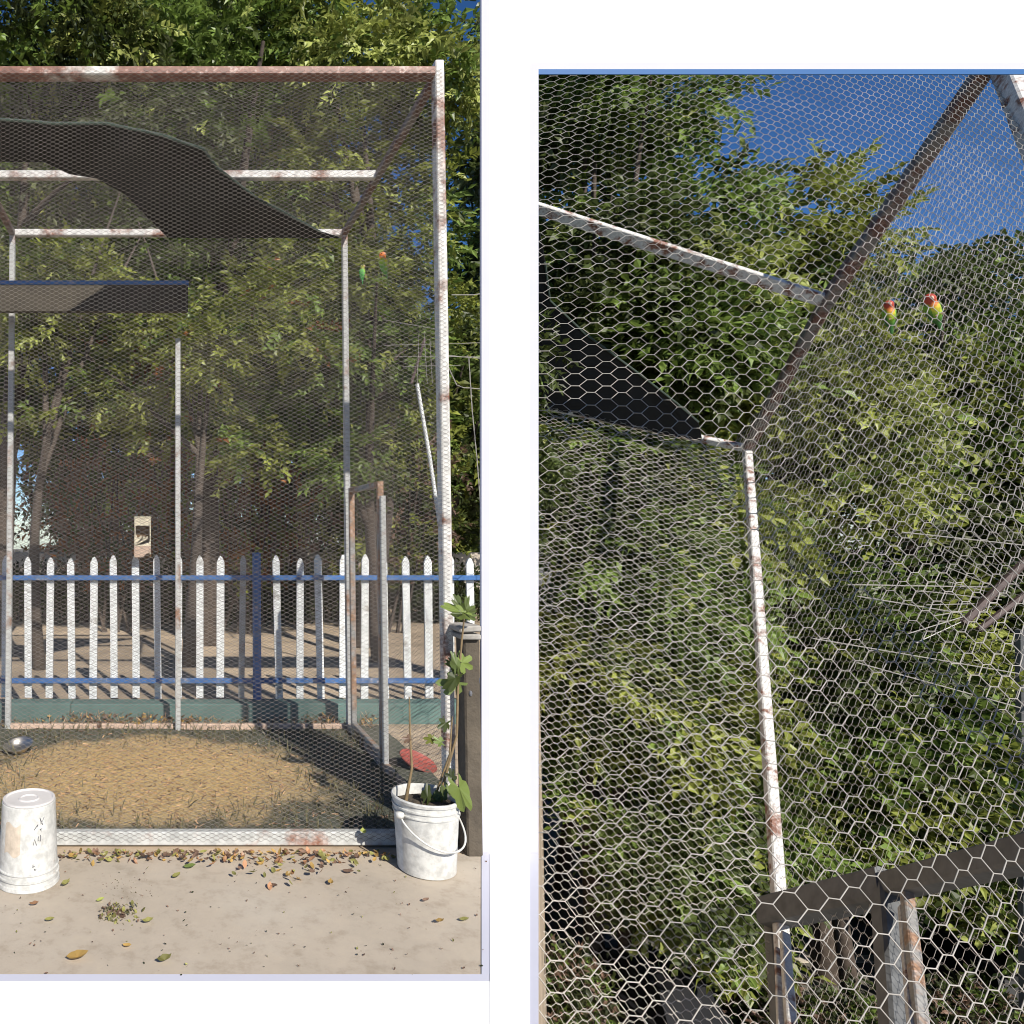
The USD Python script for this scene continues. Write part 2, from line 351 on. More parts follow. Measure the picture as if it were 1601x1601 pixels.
# ------------------------------------------------------------------ the setting
EX = lambda y: 0.5013 * y - 0.042                                             # the yard ends at a retaining wall running off to the right
LOW = -9.5
yard_poly = [(-60, -8, 0), (0.2, -8, 0), (EX(1.5), 1.5, 0), (EX(4.0), 4.0, 0), (EX(40), 40, 0), (-60, 40, 0)]
v_, f_ = polygon_slab(yard_poly, 9.0)
solid('ground', (v_, f_), 'sand_ground', 'sandy yard ground behind the white picket fence', kind='structure')
solid('lower_yard', (np.array([(-400, -400, LOW), (400, -400, LOW), (400, 400, LOW), (-400, 400, LOW)], float), np.array([(0, 1, 2), (0, 2, 3)])), 'lower_ground', 'lower ground below the yard, seen through the netting', kind='structure')
apron = [(-8, -4, 0.004), (0.45, -4, 0.004), (EX(1.5), 1.5, 0.004), (EX(3.45), 3.45, 0.004), (EX(3.66), 3.66, 0.004), (-8, 3.66, 0.004)]
solid('pavement', (np.array(apron, float), np.array([(0, 1, 2), (0, 2, 5), (2, 3, 4), (2, 4, 5)])), 'concrete', 'pale stained concrete in front of the aviary', kind='structure')

# the aviary's measures (left view): right front corner, width, depth, height
AX0, AY0, AW, AD, AH, AM = 1.433, 3.737, 2.75, 2.147, 4.03, 1.15
B = 0.047
def floor_fn(u, v):
    x = AX0 - AW - 0.3 + u * (AW + 0.55); y = AY0 + 0.02 + v * (AD + 0.06)
    return np.stack([x, y, 0.012 + 0.022 * fbm(np.stack([x * 3, y * 3, 0 * x], -1), 4, 3)], -1)
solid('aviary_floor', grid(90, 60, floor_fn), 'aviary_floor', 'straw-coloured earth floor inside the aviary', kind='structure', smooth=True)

# added white page border shaped as pillar, beam, low kerbs round the two openings, lilac bands painting a drop shadow along its edges, blue strip under the beam
PD = 3.6
def px_panel(u0, u1, v0, v1, d, thick):
    """A board square to the view at distance d; it leans with the page border."""
    P = [EYE + d * ray(u, v) for u, v in ((u0, v1), (u1, v1), (u1, v0), (u0, v0))]
    return cat_(*[prism(P, AX * thick)])
def prism(P, ext):
    P = np.asarray(P); n = len(P); v = np.vstack([P, P + ext])
    f = [(0, i, i + 1) for i in range(1, n - 1)] + [(n, n + i + 1, n + i) for i in range(1, n - 1)]
    for i in range(n):
        j = (i + 1) % n; f += [(i, n + i, n + j), (i, n + j, j)]
    return v, np.array(f)
frame = Thing('white_masonry_frame', 'added white page border around the two aviary views, shaped as pillar, beam and flat kerbs, with blue strip', 'wall', loc=(1.6, PD, 0))
d_b = PY + FPX * UP[2] * 0 + 0.0
foot = np.array([0, PD / AX[1], 0.0]); foot[1] = (PD + EYE[2] * AX[2]) / AX[1]; dd_ = foot - EYE
d_b = PY - FPX * (dd_ @ UP) / (dd_ @ AX)                  # where the border's plane meets the yard
frame.part('pillar', px_panel(766, 828, -60, d_b + 2, PD, 0.03), 'page_white')
frame.part('lilac_band', px_panel(753, 766, -60, d_b + 2, PD, 0.02), 'lilac_drop_shadow')
frame.part('lilac_band', px_panel(828, 842, 98, d_b + 2, PD, 0.05), 'lilac_drop_shadow')
frame.part('beam', px_panel(828, 1760, -60, 98, PD, 0.05), 'page_white')
frame.part('lilac_band', px_panel(842, 1760, 98, 108, PD, 0.02), 'lilac_drop_shadow')
frame.part('blue_strip', px_panel(842, 1760, 108, 116, PD, 0.006), 'blue_trim')
frame.part('pillar', px_panel(1660, 1760, 116, 3800, PD, 0.05), 'page_white')
def kerb(q, h):                                          # flat kerb whose top face is q on the yard
    P = np.array([on_ground(u, v, h) for u, v in q]); return prism(P[::-1], np.array([0, 0, -h]))
frame.part('kerb', kerb([(766, d_b - 1), (828, d_b - 1), (828, 1660), (766, 1660)], 0.010), 'page_white')
frame.part('lilac_band', kerb([(753, d_b - 1), (766, d_b - 1), (766, 1523), (753, 1523)], 0.008), 'lilac_drop_shadow')
frame.part('lilac_band', kerb([(828, d_b - 1), (842, d_b - 1), (842, 1660), (828, 1660)], 0.008), 'lilac_drop_shadow')
frame.part('kerb', kerb([(-700, 1534), (765.5, 1534), (765.5, 1660), (-700, 1660)], 0.010), 'page_white')
frame.part('lilac_band', kerb([(-700, 1523), (765.5, 1523), (765.5, 1534), (-700, 1534)], 0.008), 'lilac_drop_shadow')

# ------------------------------------------------------------------ the aviary of the left view
def A(x, y, z):                                           # local to world
    return np.array([AX0 + x, AY0 + y, z])
av = Thing('aviary', 'tall rusty white steel aviary of hexagonal wire netting on the concrete yard', 'aviary', loc=(AX0, AY0, 0))
h = B / 2
av.part('corner_post', bar(A(-h, 0.036, 0), A(-h, 0.036, AH + 0.03), B, 0.072, (0, 1, 0)), 'white_post_paint')
av.part('corner_post', bar(A(-AW + h, h, 0), A(-AW + h, h, AH), B, B, (0, 1, 0)), 'white_post_paint')
av.part('corner_post', bar(A(-h, AD - h, 0), A(-h, AD - h, AH - B), 0.045, B, (0, 1, 0)), 'grey_post_paint')
av.part('corner_post', bar(A(-AW + h, AD - h, 0), A(-AW + h, AD - h, AH - B), 0.045, B, (0, 1, 0)), 'grey_post_paint')
mp = at(278, 530, AY0 + AD - 0.08)  # post ends here: its upper, shaded length is left out of the shape
av.part('middle_post', bar((mp[0], mp[1], 0), (mp[0], mp[1], mp[2]), 0.042, 0.042, (0, 1, 0)), 'grey_post_paint', label='pale grey upright in the middle of the back, cut short where its shaded part begins')
av.part('top_rail', bar(A(-AW, 0.036, AH - h), A(-B, 0.036, AH - h), 0.072, B), 'rusty_rail', label='front top rail, more rust than white paint')
av.part('top_rail', bar(A(-AW, AM, AH - h), A(-B, AM, AH - h), 0.05, 0.055), 'white_post_paint')
av.part('top_rail', bar(A(-AW, AD - h, AH - h), A(-B, AD - h, AH - h), 0.05, 0.055), 'white_post_paint')
av.part('side_rail', bar(A(-h, B, AH - h), A(-h, AD, AH - h), B, B), 'underside_shade_paint')  # dark colour carries the underside shade
av.part('side_rail', bar(A(-AW + h, B, AH - h), A(-AW + h, AD, AH - h), B, B), 'underside_shade_paint')
av.part('bottom_rail', bar(A(-AW + B, h, 0.045), A(-B, h, 0.045), B, 0.068), 'lower_rail_paint', label='grey-white bottom rail at the front with rust stains')
av.part('bottom_rail', bar(A(-AW + B, AD - h, 0.035), A(-B, AD - h, 0.035), 0.05, 0.05), 'feeder_tan')
av.part('bottom_rail', bar(A(-h, B, 0.035), A(-h, AD - B, 0.035), 0.05, 0.05), 'door_paint')
d0, d1, dz = 1.2, 1.98, 1.92
dpath = av.part('door', bar(A(-h, d0, 0.07), A(-h, d0, dz), 0.04, 0.04, (0, 1, 0)), 'door_paint', label='narrow side door frame of rusty square tube')
av.part('stile', bar(A(-h, d1, 0.07), A(-h, d1, dz), 0.04, 0.04, (0, 1, 0)), 'door_paint', parent=dpath)
av.part('rail', bar(A(-h, d0 + 0.02, dz - 0.02), A(-h, d1 - 0.02, dz - 0.02), 0.04, 0.04), 'door_paint', parent=dpath)
av.part('rail', bar(A(-h, d0 + 0.02, 0.09), A(-h, d1 - 0.02, 0.09), 0.04, 0.04), 'door_paint', parent=dpath)
av.part('door_jamb', bar(A(-h, d0 - 0.06, 0.0), A(-h, d0 - 0.06, dz - 0.1), 0.035, 0.035, (0, 1, 0)), 'grey_post_paint')
NC, NP, NW = 0.0222, 0.0215, 0.0012
X, Y, Z = np.eye(3)
def rect(a, b, c, d): return (a, b, c, d, lambda s, t: (s >= a) & (s <= b) & (t >= c) & (t <= d))
av.wires('wire_netting', netting(A(0, -0.004, 0), X, Z, NC, NP, rect(-AW + 0.0, -0.005, 0.03, AH - 0.02), jitter=0.02), NW, 'dull_wire', label='front panel of netting')
av.wires('wire_netting', netting(A(0, AD + 0.004, 0), X, Z, NC, NP, rect(-AW, -0.01, 0.03, AH - 0.06), jitter=0.02, seed=5), NW, 'dark_wire', label='back panel of netting')
av.wires('wire_netting', netting(A(0.004, 0, 0), Y, Z, NC, NP, rect(0.02, AD - 0.02, 0.03, AH - 0.06), jitter=0.02, seed=7), NW, 'dark_wire', label='right side panel of netting')
av.wires('wire_netting', netting(A(-AW - 0.004, 0, 0), Y, Z, NC * 1.3, NP * 1.3, rect(0.02, AD - 0.02, 0.03, AH - 0.06), jitter=0.02, seed=8), NW, 'dark_wire', label='left side panel of netting')
av.wires('wire_netting', netting(A(0, 0, AH + 0.004), X, Y, NC * 1.15, NP * 1.15, rect(-AW, 0, 0.02, AD), jitter=0.02, seed=9), NW, 'dark_wire', label='roof panel of netting')

# black shade net hanging under the roof
def roof_pt(u, v, z=AH - 0.13):
    return on_ground(u, v, z)
net_px = [(-120, 178), (0, 186), (80, 194), (165, 193), (255, 212), (318, 234), (340, 262), (405, 312), (500, 362), (535, 372), (262, 372), (196, 304), (150, 279), (107, 272), (68, 254), (-60, 252), (-120, 252)]
def net_mesh(pts, sag, seed, nvec=np.array([0, 0, 1.0]), n=70, thick=0.006):
    from shapely.geometry import Polygon, Point
    from shapely import contains_xy
    P = np.asarray(pts); nv = nvec / np.linalg.norm(nvec); a = P[1] - P[0]; a -= (a @ nv) * nv; a /= np.linalg.norm(a); b = np.cross(nv, a)
    q = np.stack([(P - P[0]) @ a, (P - P[0]) @ b], 1); pl = Polygon(q).buffer(0)
    t = trimesh.creation.triangulate_polygon(pl.segmentize(np.sqrt(pl.area) / 25), engine='earcut') if False else None
    m = trimesh.creation.extrude_polygon(pl.segmentize(np.sqrt(pl.area) / 30), thick, engine='earcut')
    for _ in range(2): m = m.subdivide()
    w = m.vertices; off = sag * (fbm(np.stack([w[:, 0] * 2.2 / np.sqrt(pl.area), w[:, 1] * 2.2 / np.sqrt(pl.area), 0 * w[:, 0]], -1) * 2, 3, seed) - 0.5)
    v = P[0] + w[:, :1] * a + w[:, 1:2] * b + (w[:, 2:3] + off[:, None]) * nv
    return v, np.array(m.faces)
netT = Thing('shade_net', 'black shade net sagging under the roof of the white aviary', 'shade net', loc=roof_pt(200, 250))
net_pts = [roof_pt(u, v) for u, v in net_px]
netT.part('cloth', net_mesh(net_pts, 0.012, 4), 'shade_net_black')
hem = np.array(net_pts[:9]); hem = np.vstack([hem[i] + (hem[i + 1] - hem[i]) * t for i in range(8) for t in np.linspace(0, 1, 5)[:-1]] + [hem[8]]); hem[:, 2] += 0.015 * (noise(hem * 4, 3) - 0.5)
netT.part('hem', tube(hem, 0.009, 6), 'net_hem_green', label='faded green folded hem')

# shelf board with a blue top edge, on the back of the cage
sy = AY0 + AD - 0.35
s0, s1 = at(-140, 487, sy), at(294, 441, sy)
shelf = Thing('shelf_box', 'dark brown wooden box shelf with blue top edge inside the white aviary', 'shelf', loc=(s0[0], sy, s0[2]))
shelf.part('board', box(s0[0], s1[0], sy, sy + 0.05, s0[2], s1[2] - 0.02), 'shelf_wood')
shelf.part('blue_edge', box(s0[0], s1[0] + 0.005, sy - 0.006, sy + 0.056, s1[2] - 0.02, s1[2] + 0.012), 'fence_blue')

# ------------------------------------------------------------------ fence, low green wall, feeder
FY = AY0 + AD + 0.42
gw = Thing('low_green_wall', 'low green painted plinth wall at the back of the aviary', 'wall', loc=(0, FY - 0.2, 0))
gw_top = at(100, 1100, FY - 0.22)[2]
for i, (xa, xb) in enumerate([(-3.2, -1.52), (-1.518, -0.83), (-0.828, 0.62), (0.622, 2.4)]):
    gw.part('wall_section', box(xa, xb, FY - 0.24, FY - 0.06, -0.1, gw_top + 0.004 * (i % 2), 0.008), 'green_wall_paint')
fence = Thing('picket_fence', 'white pointed picket fence with blue rails behind the aviary', 'fence', loc=(0, FY, 0))
zt, zb = at(300, 869, FY)[2], at(300, 1092, FY)[2]
zr1, zr2 = at(300, 903, FY)[2], at(300, 1063, FY)[2]
def picket(x, w=0.062, z0=None, z1=None, tilt=0.0):
    z0, z1 = z0 or zb, z1 or zt; W = w / 2; t = 0.022
    pts = [(x - W, z0), (x + W, z0), (x + W + tilt, z1 - 0.055), (x + W * 0.45 + tilt, z1 - 0.012), (x + tilt, z1), (x - W * 0.45 + tilt, z1 - 0.012), (x - W + tilt, z1 - 0.055)]
    return prism([(a, FY - t / 2, b) for a, b in pts], np.array([0, t, 0]))
for u in [-90, -57, -24, 10, 44, 79, 113, 147, 179, 213, 246, 279, 311, 344, 378, 435, 468, 502, 535, 569, 602, 636, 669, 702, 734, 766, 798]:
    x = at(u, 980, FY)[0] + 0.008 * rnd.uniform(-1, 1)
    if x > EX(FY) - 0.05: continue
    grey = u == 378
    fence.part('picket', picket(x, 0.05 if grey else 0.058 + 0.008 * rnd.random(), zb + 0.012 * rnd.uniform(-1, 1), zt + 0.02 * rnd.uniform(-1, 1), 0.022 * rnd.uniform(-1, 1)), 'grey_post_paint' if grey else 'picket_white')
for z in (zr1, zr2):
    fence.part('rail', bar((-3.4, FY - 0.033, z), (EX(FY) - 0.08, FY - 0.033, z), 0.04, 0.042), 'fence_blue')
px_ = at(400, 980, FY)[0]
fence.part('post', bar((px_, FY - 0.075, 0), (px_, FY - 0.075, at(400, 864, FY - 0.075)[2]), 0.066, 0.066, (0, 1, 0)), 'fence_blue', label='blue square fence post')
# feeder: an open fronted box on a picket
fx0, fz0 = (lambda p: (p[0], p[2]))(at(210.5, 872, FY - 0.06)); fx1, fz1 = (lambda p: (p[0], p[2]))(at(236, 810, FY - 0.06))
fd = Thing('bird_feeder', 'small cream box feeder with dark opening fixed above a picket', 'bird feeder', loc=(fx0, FY - 0.06, fz0))
H_ = fz1 - fz0; W_ = fx1 - fx0; y0_ = FY - 0.13
fd.part('back', box(fx0, fx1, y0_ + 0.1, y0_ + 0.115, fz0, fz1), 'feeder_dark')
fd.part('side', box(fx0, fx0 + 0.01, y0_ + 0.002, y0_ + 0.1, fz0 + 0.03, fz1), 'feeder_cream'); fd.part('side', box(fx1 - 0.01, fx1, y0_ + 0.002, y0_ + 0.1, fz0 + 0.03, fz1), 'feeder_cream')
fd.part('top_band', box(fx0, fx1, y0_, y0_ + 0.01, fz1 - 0.2 * H_, fz1 - 0.002), 'feeder_cream')
fd.part('lid', box(fx0 - 0.004, fx1 + 0.004, y0_ - 0.004, y0_ + 0.118, fz1 - 0.002, fz1 + 0.012), 'feeder_cream')
teeth = [(0.01, 0.3), (0.99, 0.3), (0.99, 0.52), (0.9, 0.38), (0.8, 0.55), (0.68, 0.5), (0.57, 0.56), (0.5, 0.46), (0.42, 0.57), (0.3, 0.52), (0.2, 0.5), (0.1, 0.6), (0.01, 0.56)]
fd.part('front', prism([(fx0 + a * W_, y0_, fz0 + b * H_) for a, b in teeth], np.array([0, 0.008, 0])), 'feeder_cream', label='cream front with ragged top')
fd.part('tray', prism([(fx0 + a * W_, y0_ - 0.002, fz0 + b * H_) for a, b in [(0, 0.02), (0.5, 0.02), (0.72, 0.1), (1, 0.14), (1, 0.3), (0, 0.3)]], np.array([0, 0.1, 0])), 'feeder_tan')

# ------------------------------------------------------------------ foliage
def leaf(L, W, droop=0.15, fold=0.25):
    v = np.array([(0, 0, 0), (L * 0.45, W / 2, fold * W / 2), (L * 0.5, 0, -0.02 * L), (L * 0.45, -W / 2, fold * W / 2), (L, 0, -droop * L)])
    return v, np.array([(0, 2, 1), (0, 3, 2), (1, 2, 4), (2, 3, 4)])
def rotv(v, yaw, pitch, roll=0):
    R = trimesh.transformations.euler_matrix(roll, pitch, yaw, 'sxyz')[:3, :3]; return v @ R.T
def sprig(seed, n=13, L=0.09, W=0.042, length=0.34, spread=1.0):
    r = random.Random(seed); parts = []
    for k in range(n):
        t = (k + 0.6) / n; side = 1 if k % 2 else -1
        v, f = leaf(L * r.uniform(0.7, 1.2), W * r.uniform(0.8, 1.2), r.uniform(0, 0.35), r.uniform(0.1, 0.5))
        v = rotv(v, side * r.uniform(0.5, 1.25) * spread, r.uniform(-0.5, 0.7), r.uniform(-0.8, 0.8)) + [length * t, r.uniform(-.015, .015), r.uniform(-.02, .02) - 0.08 * t * t]
        parts.append((v, f))
    parts.append(tube([(0, 0, 0), (length * 0.5, 0, -0.02), (length, 0, -0.08)], [0.004, 0.003, 0.001], 3, False))
    return cat_(*parts)
SPR = [sprig(i) for i in range(4)]
BROAD = [sprig(20 + i, 11, 0.1, 0.05, 0.3) for i in range(3)]

ALLS = [SPR[0], BROAD[0], SPR[1], BROAD[1], SPR[2], BROAD[2], SPR[3]]
def tree(name, label, base, top, crown, mats, n, scale=1.0, seed=1, trunk_r=0.12, group=None, bark='bark', clumps=22, kind=ALLS, limbs=5, clump_r=(0.22, 0.36)):
    """base: foot of the trunk; top: height of the trunk's end; crown = (centre, radii)."""
    rng = np.random.default_rng(seed); base = np.array(base, float); cc, cr = np.array(crown[0], float), np.array(crown[1], float)
    t = Thing(name, label, 'tree', loc=base, group=group)
    k = 9; s = np.linspace(0, 1, k); bend = rng.normal(0, 0.02, 2) * top
    path = np.stack([base[0] + (cc[0] - base[0]) * s ** 1.6 + bend[0] * np.sin(s * 4), base[1] + (cc[1] - base[1]) * s ** 1.6 + bend[1] * np.sin(s * 3), base[2] + top * s], -1)
    ms = [tube(path, trunk_r * (1.15 - s) + 0.01, 8)]
    for i in range(limbs):
        a = rng.uniform(0.3, 0.85); p0 = path[0] * 0 + np.array([np.interp(a, s, path[:, j]) for j in range(3)])
        e = cc + cr * rng.normal(0, 0.5, 3); e[2] = max(e[2], p0[2] + 0.4)
        q = np.linspace(0, 1, 6)[:, None]; pp = p0 + (e - p0) * q; pp[:, 2] += 0.15 * np.sin(q[:, 0] * 3.1) * np.linalg.norm(e - p0) * 0.4
        ms.append(tube(pp, trunk_r * (1.1 - a) * (1.05 - q[:, 0] * 0.9) + 0.006, 6))
    t.part('trunk', cat_(*ms), bark, True)
    u = rng.normal(size=(clumps, 3)); u /= np.linalg.norm(u, axis=1, keepdims=True); rr = rng.uniform(0.15, 0.85, (clumps, 1)) ** 0.6
    ctr = cc + u * rr * cr; rad = rng.uniform(*clump_r, clumps) * min(cr[0], cr[2])
    w = rad ** 2; ci = rng.choice(clumps, n, p=w / w.sum())
    d = rng.normal(size=(n, 3)); d /= np.linalg.norm(d, axis=1, keepdims=True)
    pos = ctr[ci] + d * (rad[ci] * rng.uniform(0.35, 1.05, n) ** 0.7)[:, None] * np.array([1.15, 1.15, 0.8])
    # sprigs point outward from the clump, a little downward, with scatter
    dirs = d + 0.5 * rng.normal(size=(n, 3)) + np.array([0, 0, -0.1]); dirs /= np.linalg.norm(dirs, axis=1, keepdims=True)
    yaw = np.arctan2(dirs[:, 1], dirs[:, 0]); pitch = -np.arcsin(np.clip(dirs[:, 2], -1, 1)) * 0.8; roll = rng.uniform(-0.9, 0.9, n)
    cy, sy_, cp, sp, cro, sro = np.cos(yaw / 2), np.sin(yaw / 2), np.cos(pitch / 2), np.sin(pitch / 2), np.cos(roll / 2), np.sin(roll / 2)
    q = np.stack([cro * cp * cy + sro * sp * sy_, sro * cp * cy - cro * sp * sy_, cro * sp * cy + sro * cp * sy_, cro * cp * sy_ - sro * sp * cy], 1)
    protos = []; pm = []
    for j, (m, wgt) in enumerate(mats):
        for z in range(2):
            v, f = kind[(2 * j + z) % len(kind)]; protos.append((v, f, m)); pm.append(wgt / 2)
    pm = np.array(pm) / sum(pm)
    tone = rng.integers(0, 10**6, clumps)                                    # each clump leans to one of the leaf colours
    pick = rng.choice(len(protos), n, p=pm); lean = np.array([np.random.default_rng(x).choice(len(protos), p=pm) for x in tone])[ci]
    idx = np.where(rng.random(n) < 0.75, lean, pick)
    t.scatter('crown', protos, pos, q, scale * rng.uniform(0.7, 1.3, n), idx, kind='stuff')
    return t

GREEN = [('leaf_green', 5), ('leaf_olive', 3), ('leaf_dark', 4), ('leaf_lime', 0.7)]
OLIVE = [('leaf_olive', 5), ('leaf_green', 3), ('leaf_lime', 1.2), ('leaf_dark', 2)]
DARK = [('leaf_dark', 6), ('leaf_green', 3), ('leaf_olive', 1), ('leaf_grey_green', 0.6)]
COOL = [('leaf_green', 5), ('leaf_dark', 5), ('leaf_lime', 0.8), ('leaf_grey_green', 1)]
MIXED = [('leaf_olive', 4), ('leaf_autumn', 1.1), ('leaf_green', 3), ('leaf_lime', 0.8)]
G1 = 'trees behind the white aviary'
tree('broadleaf_tree', 'leafy green tree rising behind the left end of the aviary roof', (-2.2, 9.3, 0), 7.5, ((-1.9, 9.6, 6.6), (2.2, 1.5, 3.4)), COOL, 2000, 1.25, 11, 0.14)
tree('broadleaf_tree', 'dark green tree behind the middle of the aviary roof', (0.5, 10.2, 0), 8.5, ((0.6, 10.4, 7.4), (2.2, 1.6, 3.6)), COOL, 1900, 1.25, 12, 0.16)
tree('broadleaf_tree', 'bright olive tree behind the right front corner of the aviary', (2.6, 10.0, 0), 7.5, ((2.5, 10.0, 6.7), (1.85, 1.5, 3.3)), OLIVE, 1900, 1.25, 13, 0.13)
tree('broadleaf_tree', 'low spreading tree with yellowing leaves behind the middle aviary post', (0.2, 8.6, 0), 3.6, ((0.4, 8.7, 3.6), (1.9, 0.9, 1.35)), MIXED, 1500, 0.9, 14, 0.07, bark='pale_bark', clumps=18)
tree('broadleaf_tree', 'thin tree with lit green sprays behind the shelf box', (-1.5, 8.4, 0), 4.2, ((-1.2, 8.5, 3.9), (1.2, 0.8, 1.5)), OLIVE, 900, 0.9, 15, 0.06, bark='pale_bark', clumps=14)
tree('broadleaf_tree', 'leafy tree behind the narrow side door of the aviary', (2.5, 8.9, 0), 4.0, ((2.4, 8.9, 3.4), (1.2, 0.9, 1.9)), GREEN, 1400, 0.9, 16, 0.07, clumps=18)
BG1 = ['dark tree at the left edge behind the shelf box and first trees', 'dark tree in the gap behind the middle post of the white aviary', 'dark tree behind the lovebirds and far right post of the white aviary', 'dark tree in the gap between the aviary post and the white page border', 'tallest dark tree far behind the left half of the white aviary', 'tall dark tree far behind the right half of the white aviary', 'tall dark tree far behind the white page border']
for i, (x, y, zt_, r, nn) in enumerate([(-4.0, 13.2, 6.4, 2.0, 2000), (-0.4, 14.0, 6.0, 2.6, 2600), (2.3, 13.6, 5.6, 2.6, 2600), (4.9, 13.4, 3.2, 1.8, 1500), (-1.8, 17.5, 9.2, 4.2, 2600), (1.6, 18.0, 9.0, 3.6, 2600), (7.2, 18.4, 4.2, 2.2, 1700)]):
    tree('background_tree', BG1[i], (x, y, 0), zt_ * 1.05, ((x, y, zt_), (r, 1.7, zt_ * 0.86)), DARK if i % 2 else GREEN, nn, 1.6 if y < 16 else 2.2, 30 + i, 0.16, group='dark background trees behind the white aviary', clumps=30)

# dark low shrubs and a pale wall beyond the fence
pw = solid('far_wall', box(-12, 7.0, 14.9, 15.15, 0, at(300, 864, 14.9)[2], 0.02), 'pale_wall', 'low pale buff wall far behind the picket fence', 'wall')
def shrub(label, c, r, n, seed, m, group=None, name='dark_shrub', scale=0.9):
    rng = np.random.default_rng(seed); c = np.array(c, float); r = np.array(r, float); z0 = 0.0 if c[2] > -1 else LOW; t = Thing(name, label, 'bush' if 'bush' in name else 'shrub', loc=(c[0], c[1], z0), group=group)
    st = [tube([(c[0] + rng.uniform(-.3, .3) * r[0], c[1], z0), (c[0] + rng.uniform(-.8, .8) * r[0], c[1] + rng.uniform(-.3, .3), c[2] + r[2] * 0.6)], [0.03, 0.008], 5) for _ in range(6)]
    t.part('stems', cat_(*st), 'bark')
    d = rng.normal(size=(n, 3)); d /= np.linalg.norm(d, axis=1, keepdims=True); pos = c + d * r * rng.uniform(0.3, 1.0, (n, 1)) ** 0.5; pos[:, 2] = np.maximum(pos[:, 2], z0 + 0.03)
    pos += 0.18 * (fbm(pos * 2, 3, seed)[:, None] - 0.5) * 2
    t.scatter('foliage', [(*SPR[k % 4], mm) for k, mm in enumerate(m)], pos, quats(n, rng), scale * rng.uniform(0.7, 1.3, n), rng.integers(0, len(m), n), kind='stuff')
HG = ['dark hedge shrub left of the frame edge beyond the picket fence', 'dark hedge shrub behind the leftmost pickets', 'dark hedge shrub behind the pickets left of the feeder', 'dark hedge shrub behind the middle post and feeder', 'dark hedge shrub behind the blue fence post', 'dark hedge shrub behind the side door and its pickets', 'dark hedge shrub behind the last pickets by the page border']
for i, x in enumerate([-4.6, -3.0, -1.5, 0.1, 1.6, 3.1, 4.5]):
    shrub(HG[i], (x, 12.6 + 0.3 * (i % 2), 0.5), (0.95, 0.6, at(300, 888, 12.4)[2] - 0.55), 420, 60 + i, ['hedge_leaf', 'hedge_leaf', 'leaf_dark'], 'dark hedge shrubs beyond the picket fence')

for lab, x, y, zc, r, n_, m, sd in [
        ('tall dark bush behind the pale wall at the left edge of the photograph', -6.3, 16.4, 2.2, (1.7, 0.8, 2.6), 900, ['leaf_dark', 'hedge_leaf', 'leaf_autumn'], 1),
        ('tall brownish bush behind the pale wall, left of the feeder', -1.6, 16.2, 2.3, (1.7, 0.8, 2.4), 900, ['leaf_brown_dry', 'hedge_leaf', 'leaf_dark', 'leaf_autumn'], 2),
        ('tall dark bush behind the pale wall, right of the middle post', 1.2, 16.6, 2.5, (1.8, 0.8, 2.6), 1000, ['hedge_leaf', 'leaf_brown_dry', 'leaf_dark'], 3),
        ('tall dark bush behind the pale wall and the side door', 4.2, 16.3, 2.5, (1.8, 0.8, 2.7), 1000, ['leaf_dark', 'hedge_leaf', 'leaf_green'], 4),
        ('tall green bush behind the pale wall beside the white page border', 6.7, 16.0, 2.6, (1.4, 0.8, 2.7), 900, ['leaf_dark', 'leaf_green', 'leaf_olive'], 5),
        ('dry russet bush between the first trees behind the blue fence post', 0.9, 11.2, 1.9, (1.3, 0.6, 1.3), 500, ['leaf_autumn', 'leaf_brown_dry', 'leaf_olive'], 6),
        ('dry russet bush behind the feeder', -0.9, 11.4, 1.8, (1.2, 0.6, 1.2), 420, ['leaf_brown_dry', 'leaf_autumn', 'leaf_dark'], 7),
        ('dark bush with yellowing leaves behind the right pickets', 3.3, 11.3, 2.0, (1.2, 0.6, 1.5), 600, ['leaf_dark', 'leaf_olive', 'leaf_brown_dry'], 8)]:
    shrub(lab, (x, y, zc), r, n_, 200 + sd, m, name='tall_bush', scale=1.5 if y > 14 else 1.0)

# ------------------------------------------------------------------ lower yard trees and the aviary of the right view
S = 3.5
RT2 = np.array([[0.916, 0.067, 0.394], [-0.296, 0.777, 0.555], [-0.269, -0.626, 0.732]])
RT2 = np.linalg.qr(RT2)[0] * np.sign(np.diag(np.linalg.qr(RT2)[1]))
T2 = EYE + S * (np.array([1.352, 0.335, 0.269]) - EYE)
e1, e2, e3 = RT2.T
def depth2(x, y, z):                                      # depth along the view of a place in the tilted aviary
    return ((T2 + S * (x * e1 + y * e2 + z * e3)) - EYE) @ AX
def along(u, v, x, y, z): return EYE + ray(u, v) * depth2(x, y, z)
D2, M2, Z2, H2 = 1.79, 0.8365, 1.543, 4.03
av2 = Thing('leaning_aviary', 'large leaning aviary of coarse hexagonal netting seen from below on the right', 'aviary', loc=T2)
F_ = along(1548, 96, 0, 0, H2); M_ = along(1293, 470, 0, M2, H2); B_ = along(1168, 702, 0, D2, H2); Bb = along(1216, 1404, 0, D2, 1.597)
w2 = S * 0.062
n_side = e1
av2.part('roof_beam', bar(F_, M_, w2 * 0.8, w2, e3), 'underside_shade_paint', label='long roof beam with underside shade in its colour, upper half')
av2.part('roof_beam', bar(M_, B_, w2 * 0.72, w2 * 0.9, e3), 'underside_shade_paint', label='long roof beam with underside shade in its colour, lower half')
av2.part('cross_bar', bar(along(800, 313, -1.3, M2, H2), along(1290, 470, 0, M2, H2), w2 * 0.9, w2 * 0.45, e3), 'white_post_paint', label='white and rust flecked cross bar')
av2.part('cross_bar', bar(along(790, 622, -1.1, D2, H2), along(1163, 700, 0, D2, H2), w2 * 0.62, w2 * 0.5, e3), 'white_post_paint')
